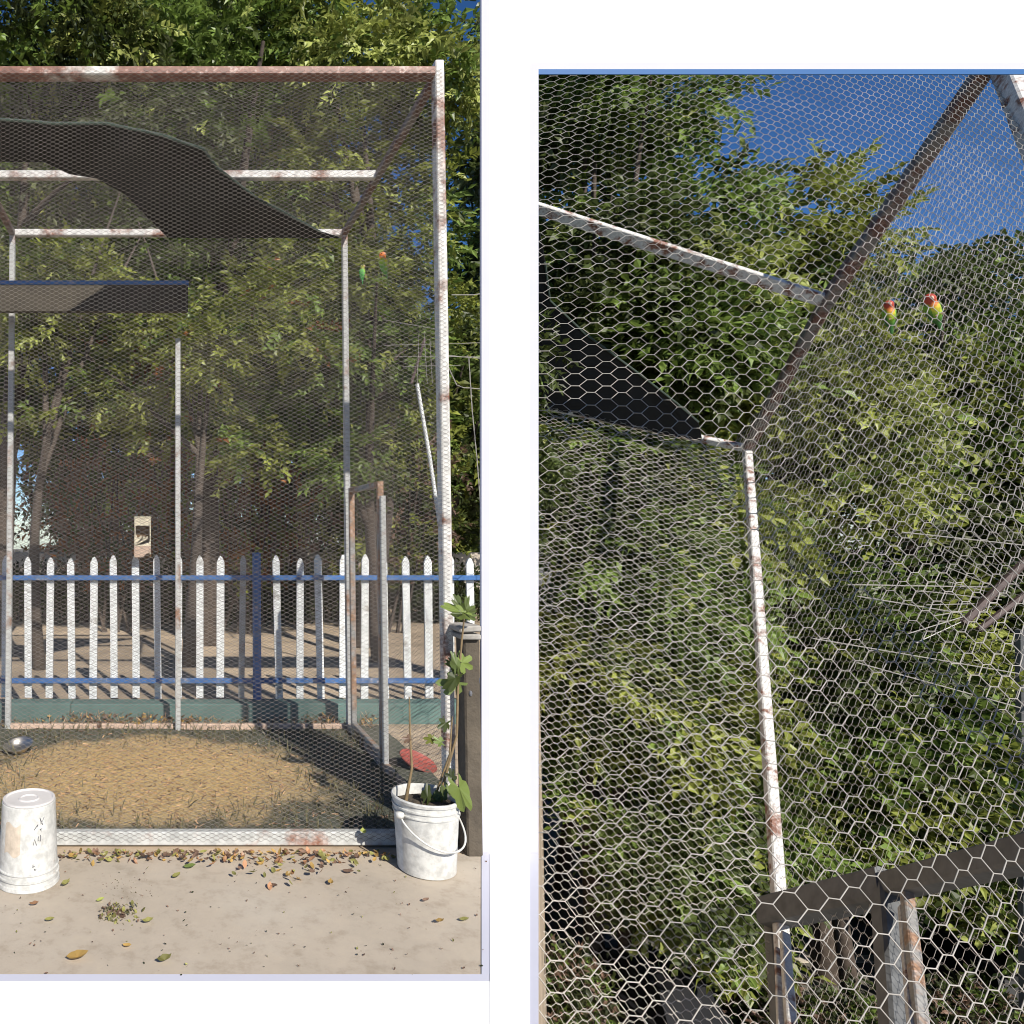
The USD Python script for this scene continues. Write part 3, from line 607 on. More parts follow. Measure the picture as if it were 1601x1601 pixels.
av2.part('back_post', bar(B_ + 0.02 * e3, along(1236, 1660, 0, D2, 1.0), w2 * 0.58, w2 * 0.58, e1), 'white_post_paint', label='white upright with rust streaks at the far corner')
av2.part('front_post', bar(along(1566, 96, 0, 0, H2), along(1650, 300, 0.02, 0, 3.2), w2 * 0.72, w2 * 1.1, e2), 'white_post_paint')
# grey door frame with pale thin stiles
gA, gB, gC = along(1200, 1428, 0, D2, Z2), along(1392, 1385, 0, 1.2, Z2), along(1660, 1322, 0, 0.4, Z2)
g = av2.part('door_frame', bar(gA, gB, S * 0.07, S * 0.09, e3), 'grey_frame_paint', label='grey box steel door frame')
av2.part('head_rail', bar(gB, gC, S * 0.055, S * 0.062, e3), 'grey_frame_paint', parent=g)
av2.part('jamb', bar(along(1213, 1440, 0, D2, Z2), along(1232, 1680, 0, D2, 1.0), S * 0.055, S * 0.055, e1), 'grey_frame_paint', parent=g)
av2.part('jamb', bar(along(1388, 1395, 0, 1.2, Z2), along(1412, 1690, 0, 1.2, 0.9), S * 0.06, S * 0.06, e1), 'grey_frame_paint', parent=g)
av2.part('stile', bar(along(1227, 1462, 0, 1.5, 1.4), along(1242, 1690, 0, 1.4, 0.8), S * 0.022, S * 0.022, e1), 'white_post_paint', parent=g)
av2.part('stile', bar(along(1216, 1485, 0, 1.5, 1.4), along(1224, 1690, 0, 1.4, 0.8), S * 0.015, S * 0.015, e1), 'white_post_paint', parent=g)
av2.part('stile', bar(along(1418, 1396, 0, 1.1, 1.5), along(1450, 1690, 0, 1.1, 0.8), S * 0.024, S * 0.024, e1), 'door_paint', parent=g)
av2.part('stile', bar(along(1411, 1420, 0, 1.1, 1.5), along(1434, 1690, 0, 1.1, 0.8), S * 0.016, S * 0.016, e1), 'white_post_paint', parent=g)
def proj(P):
    d = P - EYE; z = d @ AX
    return PX + FPX * (d @ RT) / z, PY - FPX * (d @ UP) / z
U2 = e1 + 0.33 * e3
def stretched(s, t):                                      # the netting is pulled wider towards the left and the top
    return np.log(np.maximum(0.756 * s + 2.484, 0.3)) / 0.7 - 1.3, 0.72 / 0.155 * (np.exp(0.155 * t) - 1)
def front_ok(s, t):
    x = s; z = t + 0.33 * s
    u, v = proj(T2 + S * (s[:, None] * U2 + t[:, None] * e3))
    return (z < H2 + 0.02) & (z > 0.25) & (x < 0.01) & (u > 792) & (u < 1720)
av2.wires('wire_netting', netting(T2 - 0.05 * e2, S * U2, S * e3, 0.031, 0.043, (-2.5, 0.05, 0.2, 5.2, front_ok), flat=0.36, jitter=0.03, fine=True, warp=stretched), S * 0.0016, 'bright_wire', label='front panel of coarse netting')
def back_ok(s, t):
    u, v = proj(T2 + S * (s[:, None] * e1 + D2 * e2 + t[:, None] * e3)); return (t < H2 - 0.04) & (t > 0.8) & (s < 0) & (u > 800)
av2.wires('wire_netting', netting(T2 + S * D2 * e2, S * e1, S * e3, 0.027, 0.033, (-1.6, 0.0, 0.8, H2, back_ok), jitter=0.01), S * 0.0013, 'galvanised_wire', label='back panel of netting')
def side_ok(s, t): return (t < H2 - 0.03) & (t > 0.9) & (s > 0.02) & (s < D2)
av2.wires('wire_netting', netting(T2, S * e2, S * e3, 0.030, 0.036, (0, D2, 0.9, H2, side_ok), jitter=0.01), S * 0.0009, 'galvanised_wire', label='side panel of netting')

for lab, u, y, zc, r, sd in [('dark leaved bush at the bottom left of the right view', 870, 15.7, LOW + 1.0, (1.0, 0.5, 1.2), 1), ('dark leaved bush between the parked car and the far corner post', 1175, 17.2, LOW + 0.6, (0.5, 0.5, 0.9), 2),
                              ('dark leaved bush under the grey door head', 1310, 15.8, LOW + 0.4, (1.3, 0.5, 0.7), 3), ('dark leaved bush right of the grey door frame', 1520, 15.8, LOW + 0.45, (1.8, 0.5, 0.75), 4)]:
    shrub(lab, (at(u, 1560, y)[0], y, zc), r, 620, 300 + sd, ['hedge_leaf', 'leaf_dark', 'leaf_green', 'leaf_brown_dry'], name='lower_bush', scale=1.7)

# its black shade net
def roof2(u, v, off=0.06):
    d = ray(u, v); O = T2 + S * (H2 - off) * e3
    return EYE + d * (((O - EYE) @ e3) / (d @ e3))
net2_px = [(800, 340), (843, 360), (852, 410), (860, 470), (915, 522), (1000, 585), (1060, 632), (1092, 660), (1098, 688), (1020, 676), (930, 655), (800, 630)]
net2 = Thing('shade_net', 'black shade net with green hem hung under the roof of the leaning aviary', 'shade net', loc=roof2(930, 600))
np2 = [roof2(u, v) for u, v in net2_px]
net2.part('cloth', net_mesh(np2, 0.12, 8, e3, thick=0.02), 'shade_net_black')
hem = np.array(np2[2:8]); hem = np.vstack([hem[i] + (hem[i + 1] - hem[i]) * t for i in range(5) for t in np.linspace(0, 1, 5)[:-1]] + [hem[5]])
net2.part('hem', tube(hem, 0.018, 6), 'net_hem_green', label='faded green folded hem')

def big_tree(label, u, depth, v_top, v_bot, wpx, mats, n, seed, trunk=0.2, sc=2.9, group=None, clumps=26, ry=2.2, uc=None):
    x0 = at(u, 1500, depth)[0]; zt_, zb_ = at(u, v_top, depth)[2], at(u, v_bot, depth)[2]; rx = wpx / FPX * depth / 2; xc = at(uc or u, 800, depth)[0]
    tree('broadleaf_tree' if not group else 'background_tree', label, (x0, depth, LOW), (zt_ - LOW) * 0.85, ((xc, depth, (zt_ + zb_) / 2), (rx, ry, (zt_ - zb_) / 2)), mats, n, sc, seed, trunk, group, clumps=clumps, limbs=8, clump_r=(0.2, 0.35))
big_tree('tallest olive green tree behind the leaning aviary, left of the cross bar end', 930, 17.5, -60, 860, 430, COOL, 3600, 71, uc=950)
big_tree('olive tree in the middle of the right view with sky above it', 1290, 18.5, 285, 960, 400, OLIVE, 2700, 72, trunk=0.22, uc=1230)
big_tree('rounded olive tree under the pair of parrots on the leaning aviary', 1480, 19.5, 335, 1050, 300, COOL, 2000, 73, trunk=0.2)
big_tree('olive tree at the right edge of the photograph behind the aerial', 1575, 18.5, 395, 1150, 330, OLIVE, 2200, 74, trunk=0.26, uc=1640)
big_tree('lit bright green tree low behind the netting at the lower left of the right view', 990, 17.0, 640, 1530, 430, GREEN, 3000, 75, trunk=0.16)
big_tree('lit green tree above the grey door frame', 1330, 17.6, 900, 1420, 430, GREEN, 2500, 76, trunk=0.15)
big_tree('green tree at the lower right behind the grey door frame', 1560, 17.2, 1080, 1500, 300, GREEN, 1700, 77, trunk=0.15, uc=1580)
BG2 = ['dark tree behind the left end of the second black shade net', 'dark tree behind the far corner post of the leaning aviary', 'dark tree right of the far corner post of the leaning aviary', 'dark tree behind the rods of the large aerial', 'dark tree at the right edge behind the mast of the large aerial']
for i, (u, vt, vb, w) in enumerate([(880, 60, 1500, 420), (1080, 420, 1530, 420), (1270, 720, 1530, 340), (1460, 800, 1530, 380), (1640, 520, 1530, 360)]):
    big_tree(BG2[i], u, 23 + (i % 2), vt, vb, w, DARK, 1700, 90 + i, sc=3.0, group='dark background trees behind the leaning aviary')

# ------------------------------------------------------------------ small things of the left view
# buckets
def bucket_profile(h, r0, r1):
    return [(0.0, 0.0), (r0 - 0.008, 0.0), (r0, 0.006), (r0 + (r1 - r0) * 0.78, h * 0.78), (r0 + (r1 - r0) * 0.78 + 0.006, h * 0.785), (r0 + (r1 - r0) * 0.79 + 0.006, h * 0.80), (r0 + (r1 - r0) * 0.8, h * 0.805),
            (r0 + (r1 - r0) * 0.86, h * 0.86), (r0 + (r1 - r0) * 0.86 + 0.007, h * 0.865), (r0 + (r1 - r0) * 0.87 + 0.007, h * 0.885), (r0 + (r1 - r0) * 0.88, h * 0.89), (r0 + (r1 - r0) * 0.95, h * 0.945), (r1 + 0.006, h * 0.95), (r1 + 0.008, h * 0.985), (r1 + 0.003, h), (r1 - 0.003, h),
            (r1 - 0.006, h * 0.96), (r0 + (r1 - r0) * 0.7 - 0.004, h * 0.7), (r0 + (r1 - r0) * 0.66, h * 0.66)]
def solve_bucket(ul, ur, vb):
    g = on_ground((ul + ur) / 2, vb); return g
g0 = on_ground(682, 1372); dep = (g0 - EYE) @ AX; rr1 = (733 - 631) / 2 / FPX * dep; R1 = rr1; R0 = rr1 * 0.88
bc = np.array([on_ground(683, 1380)[0], on_ground(683, 1380)[1] + R0, 0.004]); zt_b = at(683, 1243, bc[1])[2]
bk = Thing('bucket', 'upright white plastic bucket with wire handle, planted, by the right aviary post', 'bucket', loc=bc)
bk.part('body', lathe(bucket_profile(zt_b, R0, R1), 48, bc), 'bucket_plastic', 40)
ang = np.linspace(0, math.pi, 24)
hd = [bc + np.array([math.cos(a) * (R1 + 0.016) * 1.0 * math.cos(0.55) + 0.0, 0, 0]) for a in ang]
ca, sa = math.cos(0.45), math.sin(0.45)
hpts = []
for a in ang:                                            # bail hanging down across the front, turned to the right
    x = math.cos(a) * (R1 + 0.014); y = -math.sin(a) * (R1 + 0.03); z = zt_b * 0.80 - 0.13 * math.sin(a) ** 0.8
    hpts.append(bc + np.array([x * ca - y * sa, x * sa + y * ca, z]))
bk.part('handle', tube(hpts, 0.0045, 6), 'bucket_plastic', True)
for s in (1, -1):
    c = bc + np.array([s * (R1 + 0.012) * ca, s * (R1 + 0.012) * sa, zt_b * 0.80])
    v, f = lathe([(0.0, -0.014), (0.02, -0.012), (0.022, 0.0), (0.02, 0.012), (0.0, 0.014)], 12); bk.part('handle_lug', (v + c, f), 'bucket_plastic', True)
bk.part('soil', grid(14, 14, lambda u, v: np.stack([bc[0] + (R1 - 0.012) * np.sqrt(u) * np.cos(v * 2 * np.pi), bc[1] + (R1 - 0.012) * np.sqrt(u) * np.sin(v * 2 * np.pi), zt_b * 0.86 + 0.02 * noise(np.stack([u * 9, v * 9, u], -1), 2)], -1)), 'soil')
# overturned bucket
lb = on_ground(40, 1401); dep = (lb - EYE) @ AX; r_big = 96 / 2 / FPX * dep
lb = np.array([on_ground(35, 1400)[0], on_ground(35, 1400)[1] + r_big, 0.004]); htop = at(35, 1250, lb[1])[2]
v, f = lathe([(r, htop - z) for r, z in bucket_profile(htop, r_big * 0.9, r_big)][:16], 48)
ob = Thing('bucket', 'white plastic bucket standing upside down at the left edge, scribbled and stained', 'bucket', loc=lb)
ob.part('body', (v + lb, f[:, ::-1]), 'bucket_plastic', 40)
rb_ = r_big * 0.9
v, f = lathe([(rb_ * 0.98, 0.0), (rb_ * 0.97, 0.007), (rb_ * 0.9, 0.008), (rb_ * 0.86, 0.002), (rb_ * 0.4, 0.0015), (rb_ * 0.37, 0.006), (rb_ * 0.33, 0.006), (rb_ * 0.3, 0.0015), (0.0, 0.0015)], 40)
ob.part('base_ring', (v + lb + [0, 0, htop], f), 'bucket_base', 40)
def on_cyl(pts, c, r0, r1, h, out):                      # (angle, height) on the bucket's wall
    a, z = np.asarray(pts).T; r = r1 + (r0 - r1) * z / h + out
    return np.stack([c[0] + r * np.sin(a), c[1] - r * np.cos(a), c[2] + z], -1)
rs = random.Random(5)
def stroke(points, rad=0.0018):
    p = np.array(points); return tube(on_cyl(p, lb, rb_, r_big, htop, 0.0012), rad, 4)
marks = []
for (a0, z0, sc) in [(0.46, 0.27, 1.0), (0.52, 0.235, 1.1), (0.42, 0.215, 0.8), (0.68, 0.30, 1.0), (0.64, 0.25, 0.9), (0.36, 0.12, 0.5), (0.42, 0.10, 0.5)]:
    pts = [(a0 + sc * 0.09 * rs.uniform(-1, 1), z0 + sc * 0.022 * rs.uniform(-1, 1)) for _ in range(4)]
    marks.append(stroke(np.array(pts)))
ob.part('scribble', cat_(*marks), 'ink', label='faded dark pen scribble')
def patch(a0, a1, z0, z1):
    P, f = grid(8, 6, lambda u, v: on_cyl(np.stack([a0 + (a1 - a0) * u + 0.02 * (v - 0.5), z0 + (z1 - z0) * v + 0.01 * np.sin(u * 7)], -1), lb, rb_, r_big, htop, 0.0012)); return P, f
ob.part('label_stain', patch(-0.75, -0.1, 0.16, 0.29), 'bucket_stain', label='peeled tan label stain')

# plant growing out of the bucket: long stems, lobed leaves
def lobed(L, lobes=5, seed=0, deep=0.45):
    r = random.Random(seed); n = lobes * 4 + 1; pts = []
    for k in range(n):
        a = -2.5 + 5.0 * k / (n - 1); ph = (k % 4) / 4; tip = abs(math.cos(math.pi * (k / 4.0 - 0.0)))
        rad = L * (0.5 + 0.5 * math.cos(a * 0.5)) * ((1 - deep) + deep * tip) * r.uniform(0.9, 1.08)
        pts.append((rad * math.cos(a), rad * math.sin(a), 0.1 * L * math.sin(a * 3) - 0.25 * rad * rad / L))
    v = np.array([(0, 0, 0)] + pts); f = np.array([(0, i, i + 1) for i in range(1, n)])
    v2 = v.copy(); v2[:, 2] -= 0.002
    return v, f
def facing(v, c, toward, up, roll=0.0):
    """Turn a leaf (tip along +x, face +z) so its face looks along 'toward' and its tip points along 'up'."""
    n = np.asarray(toward, float); n /= np.linalg.norm(n); x = np.asarray(up, float); x = x - (x @ n) * n; x /= np.linalg.norm(x); y = np.cross(n, x)
    return v[:, :1] * x + v[:, 1:2] * y + v[:, 2:3] * n + np.asarray(c)
pl = Thing('bucket_plant', 'tall thin plant with lobed green leaves growing from the white bucket', 'plant', loc=bc + [0, 0, zt_b * 0.86])
py_ = bc[1]
stem1 = [bc + np.array([0.07, 0.03, zt_b * 0.86]), at(714, 1150, py_ + 0.02), at(716, 1070, py_), at(722, 1000, py_), at(727, 958, py_ - 0.02)]
pl.part('stem', tube(stem1, [0.007, 0.006, 0.006, 0.005, 0.003], 6), 'plant_stem', True)
pl.part('stem', tube([bc + np.array([-0.09, 0.02, zt_b * 0.86]), at(644, 1200, py_), at(641, 1150, py_), at(640, 1090, py_)], [0.009, 0.006, 0.005, 0.003], 6), 'plant_stem', True)
pl.part('stem', tube([bc + np.array([0.05, 0.04, zt_b * 0.86]), at(703, 1180, py_), at(707, 1120, py_)], [0.006, 0.005, 0.003], 6), 'plant_stem', True)
VIEW = -AX
for i, (u, v, ang_, Lpx, wid, mm, seed) in enumerate([
        (722, 957, 150, 52, 0.42, 'leaf_plant', 1), (724, 955, 120, 40, 0.4, 'leaf_plant', 2), (722, 955, 100, 46, 0.42, 'leaf_vine', 3), (728, 952, 75, 36, 0.4, 'leaf_plant', 4), (728, 958, 22, 40, 0.5, 'leaf_plant', 5), (730, 962, -5, 34, 0.5, 'leaf_vine', 6), (722, 960, 172, 30, 0.4, 'leaf_vine', 7),
        (716, 1046, 125, 36, 0.5, 'leaf_plant', 8), (716, 1044, 152, 34, 0.45, 'leaf_plant', 9), (714, 1040, 95, 34, 0.5, 'leaf_vine', 10), (722, 1036, 0, 34, 1.1, 'leaf_plant', 11), (714, 1066, 205, 46, 0.95, 'leaf_vine', 12), (712, 1060, 235, 40, 0.6, 'leaf_dark', 13),
        (718, 1232, -72, 40, 0.62, 'leaf_plant', 14), (700, 1240, 110, 26, 0.9, 'leaf_vine', 15), (690, 1245, 60, 26, 0.9, 'leaf_dark', 16), (668, 1246, 70, 34, 0.5, 'leaf_dark', 17), (678, 1250, -20, 26, 1.0, 'leaf_vine', 18), (706, 1215, 70, 24, 0.9, 'leaf_dark', 19), (690, 1160, 165, 22, 0.8, 'leaf_vine', 20), (675, 1155, 200, 20, 0.9, 'leaf_olive', 21), (640, 1155, 190, 18, 0.9, 'leaf_brown_dry', 22), (697, 1130, 230, 26, 1.0, 'leaf_dark', 23)]):
    c = at(u, v, py_ - 0.03 + 0.02 * (i % 3) - (0.12 if i == 13 else 0)); L = Lpx * (0.68 if i != 13 else 0.95) / FPX * py_
    lv, lf = lobed(L, 5, seed, 0.5 if wid > 0.7 else 0.3); lv = lv * [1, wid * 0.8, 1]
    a = math.radians(ang_); up_ = RT * math.cos(a) + UP * math.sin(a)
    rr_ = random.Random(seed); tw = VIEW + 0.5 * np.array([rr_.uniform(-.4, .8), 0, rr_.uniform(0, .9)])
    pl.part('leaf', (facing(lv, c, tw, up_), lf), mm)

# brown post and grey slabs beside the page border
cx0, cx1 = 723, 754
bp_y = bc[1] + 0.12
pa, pb = at(cx0, 1000, bp_y), at(cx1 + 3, 1000, bp_y); ptop = at(740, 998, bp_y)[2]
post = Thing('brown_post', 'thick weathered brown timber post beside the planted bucket', 'post', loc=((pa[0] + pb[0]) / 2, bp_y, 0))
post.part('timber', box(pa[0] + 0.008, pb[0] - 0.022, bp_y, bp_y + 0.11, 0, ptop, 0.008), 'brown_timber')
post.part('knot', (lambda m: (m[0] + [pa[0] + 0.035, bp_y - 0.001, at(731, 1084, bp_y)[2]], m[1]))(lathe([(0.0, -0.014), (0.007, -0.01), (0.009, 0), (0.007, 0.01), (0, 0.014)], 8)), 'ink')
for i, (u0, u1, v0, v1, lab) in enumerate([(719, 756, 980, 990, 'grey broken slab on top of the brown post, upper one'), (722, 756, 992, 1001, 'grey broken slab on top of the brown post, lower one')]):
    a_, b_ = at(u0, v1, bp_y - 0.03), at(u1, v0, bp_y - 0.03)
    v, f = box(a_[0], b_[0] - 0.01, bp_y - 0.03, bp_y + 0.13, a_[2] + 0.001, b_[2], 0.006)
    v[:, 2] += 0.05 * (v[:, 0] - a_[0]) * (1 if i == 0 else 0)
    solid('grey_slab', (v, f), 'grey_slab', lab, 'slab')
# white pot shard / red lid / steel dish
v, f = lathe([(0.0, 0.0), (0.10, 0.0), (0.125, 0.02), (0.13, 0.022), (0.128, 0.028), (0.10, 0.008), (0.0, 0.006)], 28)
v = v @ trimesh.transformations.euler_matrix(0.35, 0.25, 0.3)[:3, :3].T * [1.0, 0.8, 1]
rl = on_ground(652, 1206); solid('red_dish', (v + rl + [0, 0, 0.05], f), 'red_plastic', 'faded red plastic dish lying on the ground behind the planted bucket', 'dish', smooth=40)
v, f = lathe([(0.0, 0.004), (0.062, 0.004), (0.085, 0.03), (0.105, 0.055), (0.118, 0.058), (0.118, 0.062), (0.102, 0.06), (0.08, 0.032), (0.058, 0.009), (0.0, 0.009)], 40)
v = v @ trimesh.transformations.euler_matrix(0.22, -0.1, 0)[:3, :3].T
dl = on_ground(30, 1182); solid('feeding_bowl', (v * 0.9 + dl + [0, 0, 0.035], f), 'steel', 'shiny steel bowl tilted on the aviary floor', 'bowl', smooth=50)

# leaning pole and aerial beside the aviary
lp_y = AY0 + AD + 0.9
lp = Thing('leaning_pole', 'thin leaning white pole beyond the right side of the aviary', 'pole', loc=at(692, 850, lp_y))
lp.part('pole', tube([at(652, 600, lp_y), at(672, 716, lp_y), at(700, 905, lp_y)], 0.018, 8), 'picket_white', True)
ay_ = AY0 + AD + 1.0
ae = Thing('aerial', 'small rod aerial mounted at the top of the leaning pole', 'aerial', loc=at(655, 560, ay_))
ae.part('boom', tube([at(643, 600, ay_), at(664, 530, ay_ + 0.1)], 0.014, 6), 'aerial_boom')
for (u0, v0, u1, v1) in [(600, 540, 752, 536), (618, 557, 760, 558), (630, 573, 720, 571), (600, 500, 700, 518), (655, 520, 652, 610), (663, 520, 668, 600), (672, 530, 676, 600)]:
    ae.part('rod', tube([at(u0, v0, ay_), at(u1, v1, ay_)], 0.0026, 5), 'aerial_metal')
wr = Thing('cable', 'pale thin cables crossing the trees right of the aviary', 'cable', loc=at(730, 600, 7.2))
for pts in [[(690, 555), (722, 558), (760, 561)], [(733, 560), (738, 640), (746, 720), (752, 800)], [(700, 572), (714, 602), (724, 606), (762, 609)], [(706, 461), (740, 461), (762, 458)]]:
    q = np.array([at(u, v, 7.2) for u, v in pts]); wr.part('strand', tube(q, 0.005, 5), 'aerial_metal')

# ------------------------------------------------------------------ parrots
def parrot(name, label, pos, face, up, size, cols, seed=1):
    """pos: middle of the body; face: where the breast looks; up: along the body towards the head."""
    up = np.asarray(up, float); up /= np.linalg.norm(up); fw = np.asarray(face, float); fw = fw - (fw @ up) * up; fw /= np.linalg.norm(fw); sd = np.cross(up, fw)
    from manifold3d import Manifold
    def ball(c, r):
        m = trimesh.creation.icosphere(3, 1.0); return Manifold.hull_points(m.vertices * np.asarray(r) + np.asarray(c))
    # local frame: x side, y forward, z up; size 1 = beak to tail
    chain = [((0, 0.00, -0.20), (0.075, 0.07, 0.10)), ((0, 0.02, -0.05), (0.13, 0.125, 0.15)), ((0, 0.045, 0.10), (0.135, 0.13, 0.14)), ((0, 0.05, 0.22), (0.105, 0.10, 0.08)), ((0, 0.07, 0.33), (0.115, 0.12, 0.115))]
    body = Manifold()
    for (c0, r0), (c1, r1) in zip(chain[:-1], chain[1:]): body = body + Manifold.batch_hull([ball(c0, r0), ball(c1, r1)])
    tail = Manifold.batch_hull([ball((0, -0.0, -0.22), (0.06, 0.04, 0.06)), ball((0, -0.05, -0.5), (0.035, 0.012, 0.03))]); body = body + tail
    for s in (-1, 1): body = body + Manifold.batch_hull([ball((s * 0.12, -0.01, 0.12), (0.035, 0.08, 0.07)), ball((s * 0.09, -0.05, -0.15), (0.025, 0.06, 0.1)), ball((s * 0.03, -0.06, -0.32), (0.015, 0.015, 0.04))])
    body = body.refine_to_length(0.03); v, f = np_mesh(body); tm = trimesh.Trimesh(v, f, process=True); trimesh.smoothing.filter_taubin(tm, iterations=8); v, f = np.array(tm.vertices), np.array(tm.faces)
    wing = (np.abs(v[:, 0]) > 0.09) & (v[:, 2] < 0.2) | (v[:, 1] < -0.03)
    z = v[:, 2] + 0.055 * (noise(v * 16, seed) - 0.5) * 2 + 0.5 * v[:, 1] - 0.03
    red, org, yel, grn, dgr = [np.array(c) for c in cols]
    stops = [-0.6, -0.28, -0.1, 0.03, 0.12, 0.2, 0.3, 0.5]; sc = np.array([dgr, dgr, grn, grn * 0.5 + yel * 0.5, yel, org, red, red])
    col = np.stack([np.interp(z, stops, sc[:, k]) for k in range(3)], 1)
    wz = np.stack([np.interp(z, [-0.6, -0.1, 0.1, 0.2, 0.27, 0.5], np.array([dgr, dgr, grn, grn, org, red])[:, k]) for k in range(3)], 1); col[wing] = wz[wing]
    W = lambda q: pos + size * (q[:, :1] * sd + q[:, 1:2] * fw + q[:, 2:3] * up)
    t = Thing(name, label, 'parrot', loc=pos)
    t.part('body', (W(v), f), 'feathers', True, col=col)
    bk_ = Manifold.batch_hull([ball((0, 0.17, 0.34), (0.035, 0.035, 0.045)), ball((0, 0.215, 0.30), (0.014, 0.014, 0.02))]); bv, bf = np_mesh(bk_); t.part('beak', (W(bv), bf), 'beak', True)
    for s in (-1, 1):
        ev, ef = np_mesh(ball((s * 0.095, 0.125, 0.365), (0.018, 0.018, 0.02))); t.part('eye', (W(ev), ef), 'eye_black', True)
        ft = [tube([(s * 0.05, 0.1, -0.12), (s * 0.055, 0.17, -0.13), (s * 0.055 + k * 0.025, 0.19, -0.10)], 0.012, 5) for k in (-1, 0, 1)]; fv, ff = cat_(*ft); t.part('foot', (W(fv), ff), 'beak')
    return t
COLS = ((0.42, 0.055, 0.03), (0.62, 0.2, 0.03), (0.7, 0.55, 0.04), (0.2, 0.4, 0.03), (0.04, 0.15, 0.03))
COLS_L = ((0.8, 0.22, 0.05), (0.85, 0.4, 0.05), (0.85, 0.7, 0.06), (0.4, 0.55, 0.05), (0.15, 0.35, 0.06))
lx = AX0 - 0.012
def side_l(u, v): d = ray(u, v); return EYE + d * ((lx - EYE[0]) / d[0])
parrot('lovebird', 'orange headed green lovebird clinging high on the right netting of the white aviary', side_l(600, 414), (0.55, -0.75, 0.1), (0.28, 0.1, 1) * np.array([-1, 1, 1]), 0.19, COLS_L, 3)
GC = ((0.3, 0.3, 0.06), (0.25, 0.4, 0.05), (0.2, 0.45, 0.05), (0.12, 0.38, 0.08), (0.06, 0.25, 0.06))
parrot('lovebird', 'mostly green lovebird left of and below the orange headed one', side_l(566, 428), (0.6, -0.5, 0.2), (-0.1, 0.1, 1), 0.15, GC, 4)
def side_r(u, v):
    d = ray(u, v); O = T2 - S * 0.05 * e1; return EYE + d * (((O - EYE) @ e1) / (d @ e1))
pr1, pr2 = side_r(1391, 494), side_r(1460, 486)
for lab, p, upv, px_len, sd_ in [('red and orange headed parrot on the leaning aviary, left one of the pair', pr1, (-0.12, 0, 1), 64, 5), ('red headed yellow breasted parrot on the leaning aviary, right one of the pair', pr2, (-0.42, 0, 1), 76, 6)]:
    sz = px_len / FPX * ((p - EYE) @ AX) / 1.2
    parrot('parrot', lab, p, (-0.45, -0.8, 0.1), np.array(upv), sz, COLS, sd_)

# ------------------------------------------------------------------ aerial on the right, cars, low wall
ad = 15.2
ra = Thing('aerial', 'large rod television aerial behind the netting at the right edge', 'aerial', loc=at(1560, 900, ad))
def seg(u0, v0, u1, v1, r, nm, m, dd=0.0): ra.part(nm, tube([at(u0, v0, ad + dd), at(u1, v1, ad + dd * 2)], r, 6), m)
seg(1506, 975, 1680, 800, 0.075, 'boom', 'aerial_boom'); seg(1530, 985, 1680, 870, 0.06, 'boom', 'aerial_boom')
for u0, v0, u1, v1 in [(1410, 832, 1690, 862), (1325, 914, 1548, 918), (1340, 932, 1510, 960), (1270, 998, 1680, 1068), (1340, 1036, 1600, 1108)]: seg(u0, v0, u1, v1, 0.012, 'long_rod', 'aerial_metal', 0.1)
for k in range(16):
    t = k / 15; u1 = 1512 + 120 * t; v1 = 968 - 122 * t; a = math.radians(205 - 118 * t); L = 88 + 20 * math.sin(k * 2.1)
    seg(u1 + L * math.cos(a), v1 - L * math.sin(a), u1 - 22 * math.cos(a), v1 + 22 * math.sin(a), 0.009, 'rod', 'aerial_metal', 0.02 * k)
seg(1598, 985, 1606, 1700, 0.11, 'mast', 'grey_frame_paint', 0.2)
solid('low_wall', box(at(800, 1500, 19.2)[0], at(1900, 1500, 19.2)[0], 19.2, 19.5, LOW, at(1100, 1508, 19.2)[2], 0.03), 'pale_wall', 'low pale wall beyond the parked cars seen through the netting', 'wall')
rg = solid('road', (np.array([(at(700, 1500, 16)[0], 15.2, LOW + 0.004), (60, 15.2, LOW + 0.004), (60, 18.9, LOW + 0.004), (at(700, 1500, 16)[0], 18.9, LOW + 0.004)]), np.array([(0, 1, 2), (0, 2, 3)])), 'lower_ground', 'grey road below the leaning aviary', kind='structure')
def car(label, u, y, yaw):
    x = at(u, 1580, y)[0]; c = np.array([x, y, LOW]); t = Thing('parked_car', label, 'car', loc=c)
    R = trimesh.transformations.euler_matrix(0, 0, yaw)[:3, :3]
    from manifold3d import Manifold
    def hull(p): v, f = np_mesh(Manifold.hull_points(np.array(p, float))); return v @ R.T + c, f
    sym = lambda pr, w: [(s * ww, yy_, zz_) for yy_, zz_, ww in pr for s in (-1, 1)]
    t.part('body', hull(sym([(-2.0, 0.35, .8), (-2.1, 0.6, .82), (-2.02, 0.92, .78), (2.0, 0.85, .72), (2.15, 0.55, .78), (2.1, 0.3, .76), (-1.0, .96, .84), (1.0, .95, .84), (0, .3, .86)], 1)), 'car_paint', 30)
    t.part('cabin', hull(sym([(-1.75, 0.9, .72), (-1.3, 1.46, .58), (0.3, 1.5, .58), (1.05, 0.9, .7)], 1)), 'car_glass', 30)
    t.part('roof', hull(sym([(-1.32, 1.45, .56), (-1.25, 1.52, .52), (0.28, 1.55, .52), (0.36, 1.48, .56)], 1)), 'car_paint', 30)
    for s in (-1, 1):
        t.part('tail_lamp', hull([(s * a, b, z) for a in (.58, .8) for b in (-2.13, -1.98) for z in (.68, .9)]), 'tail_lamp_red')
        for yy_ in (-1.3, 1.3):
            v, f = lathe([(0, -.1), (.3, -.1), (.33, -.06), (.33, .06), (.3, .1), (0, .1)], 20); v = v[:, [2, 0, 1]]
            t.part('wheel', ((v + [s * .8, yy_, .33]) @ R.T + c, f), 'tyre_rubber', 30)
    t.part('number_plate', hull([(a, b, z) for a in (-.25, .25) for b in (-2.14, -2.09) for z in (.62, .74)]), 'plate_white')
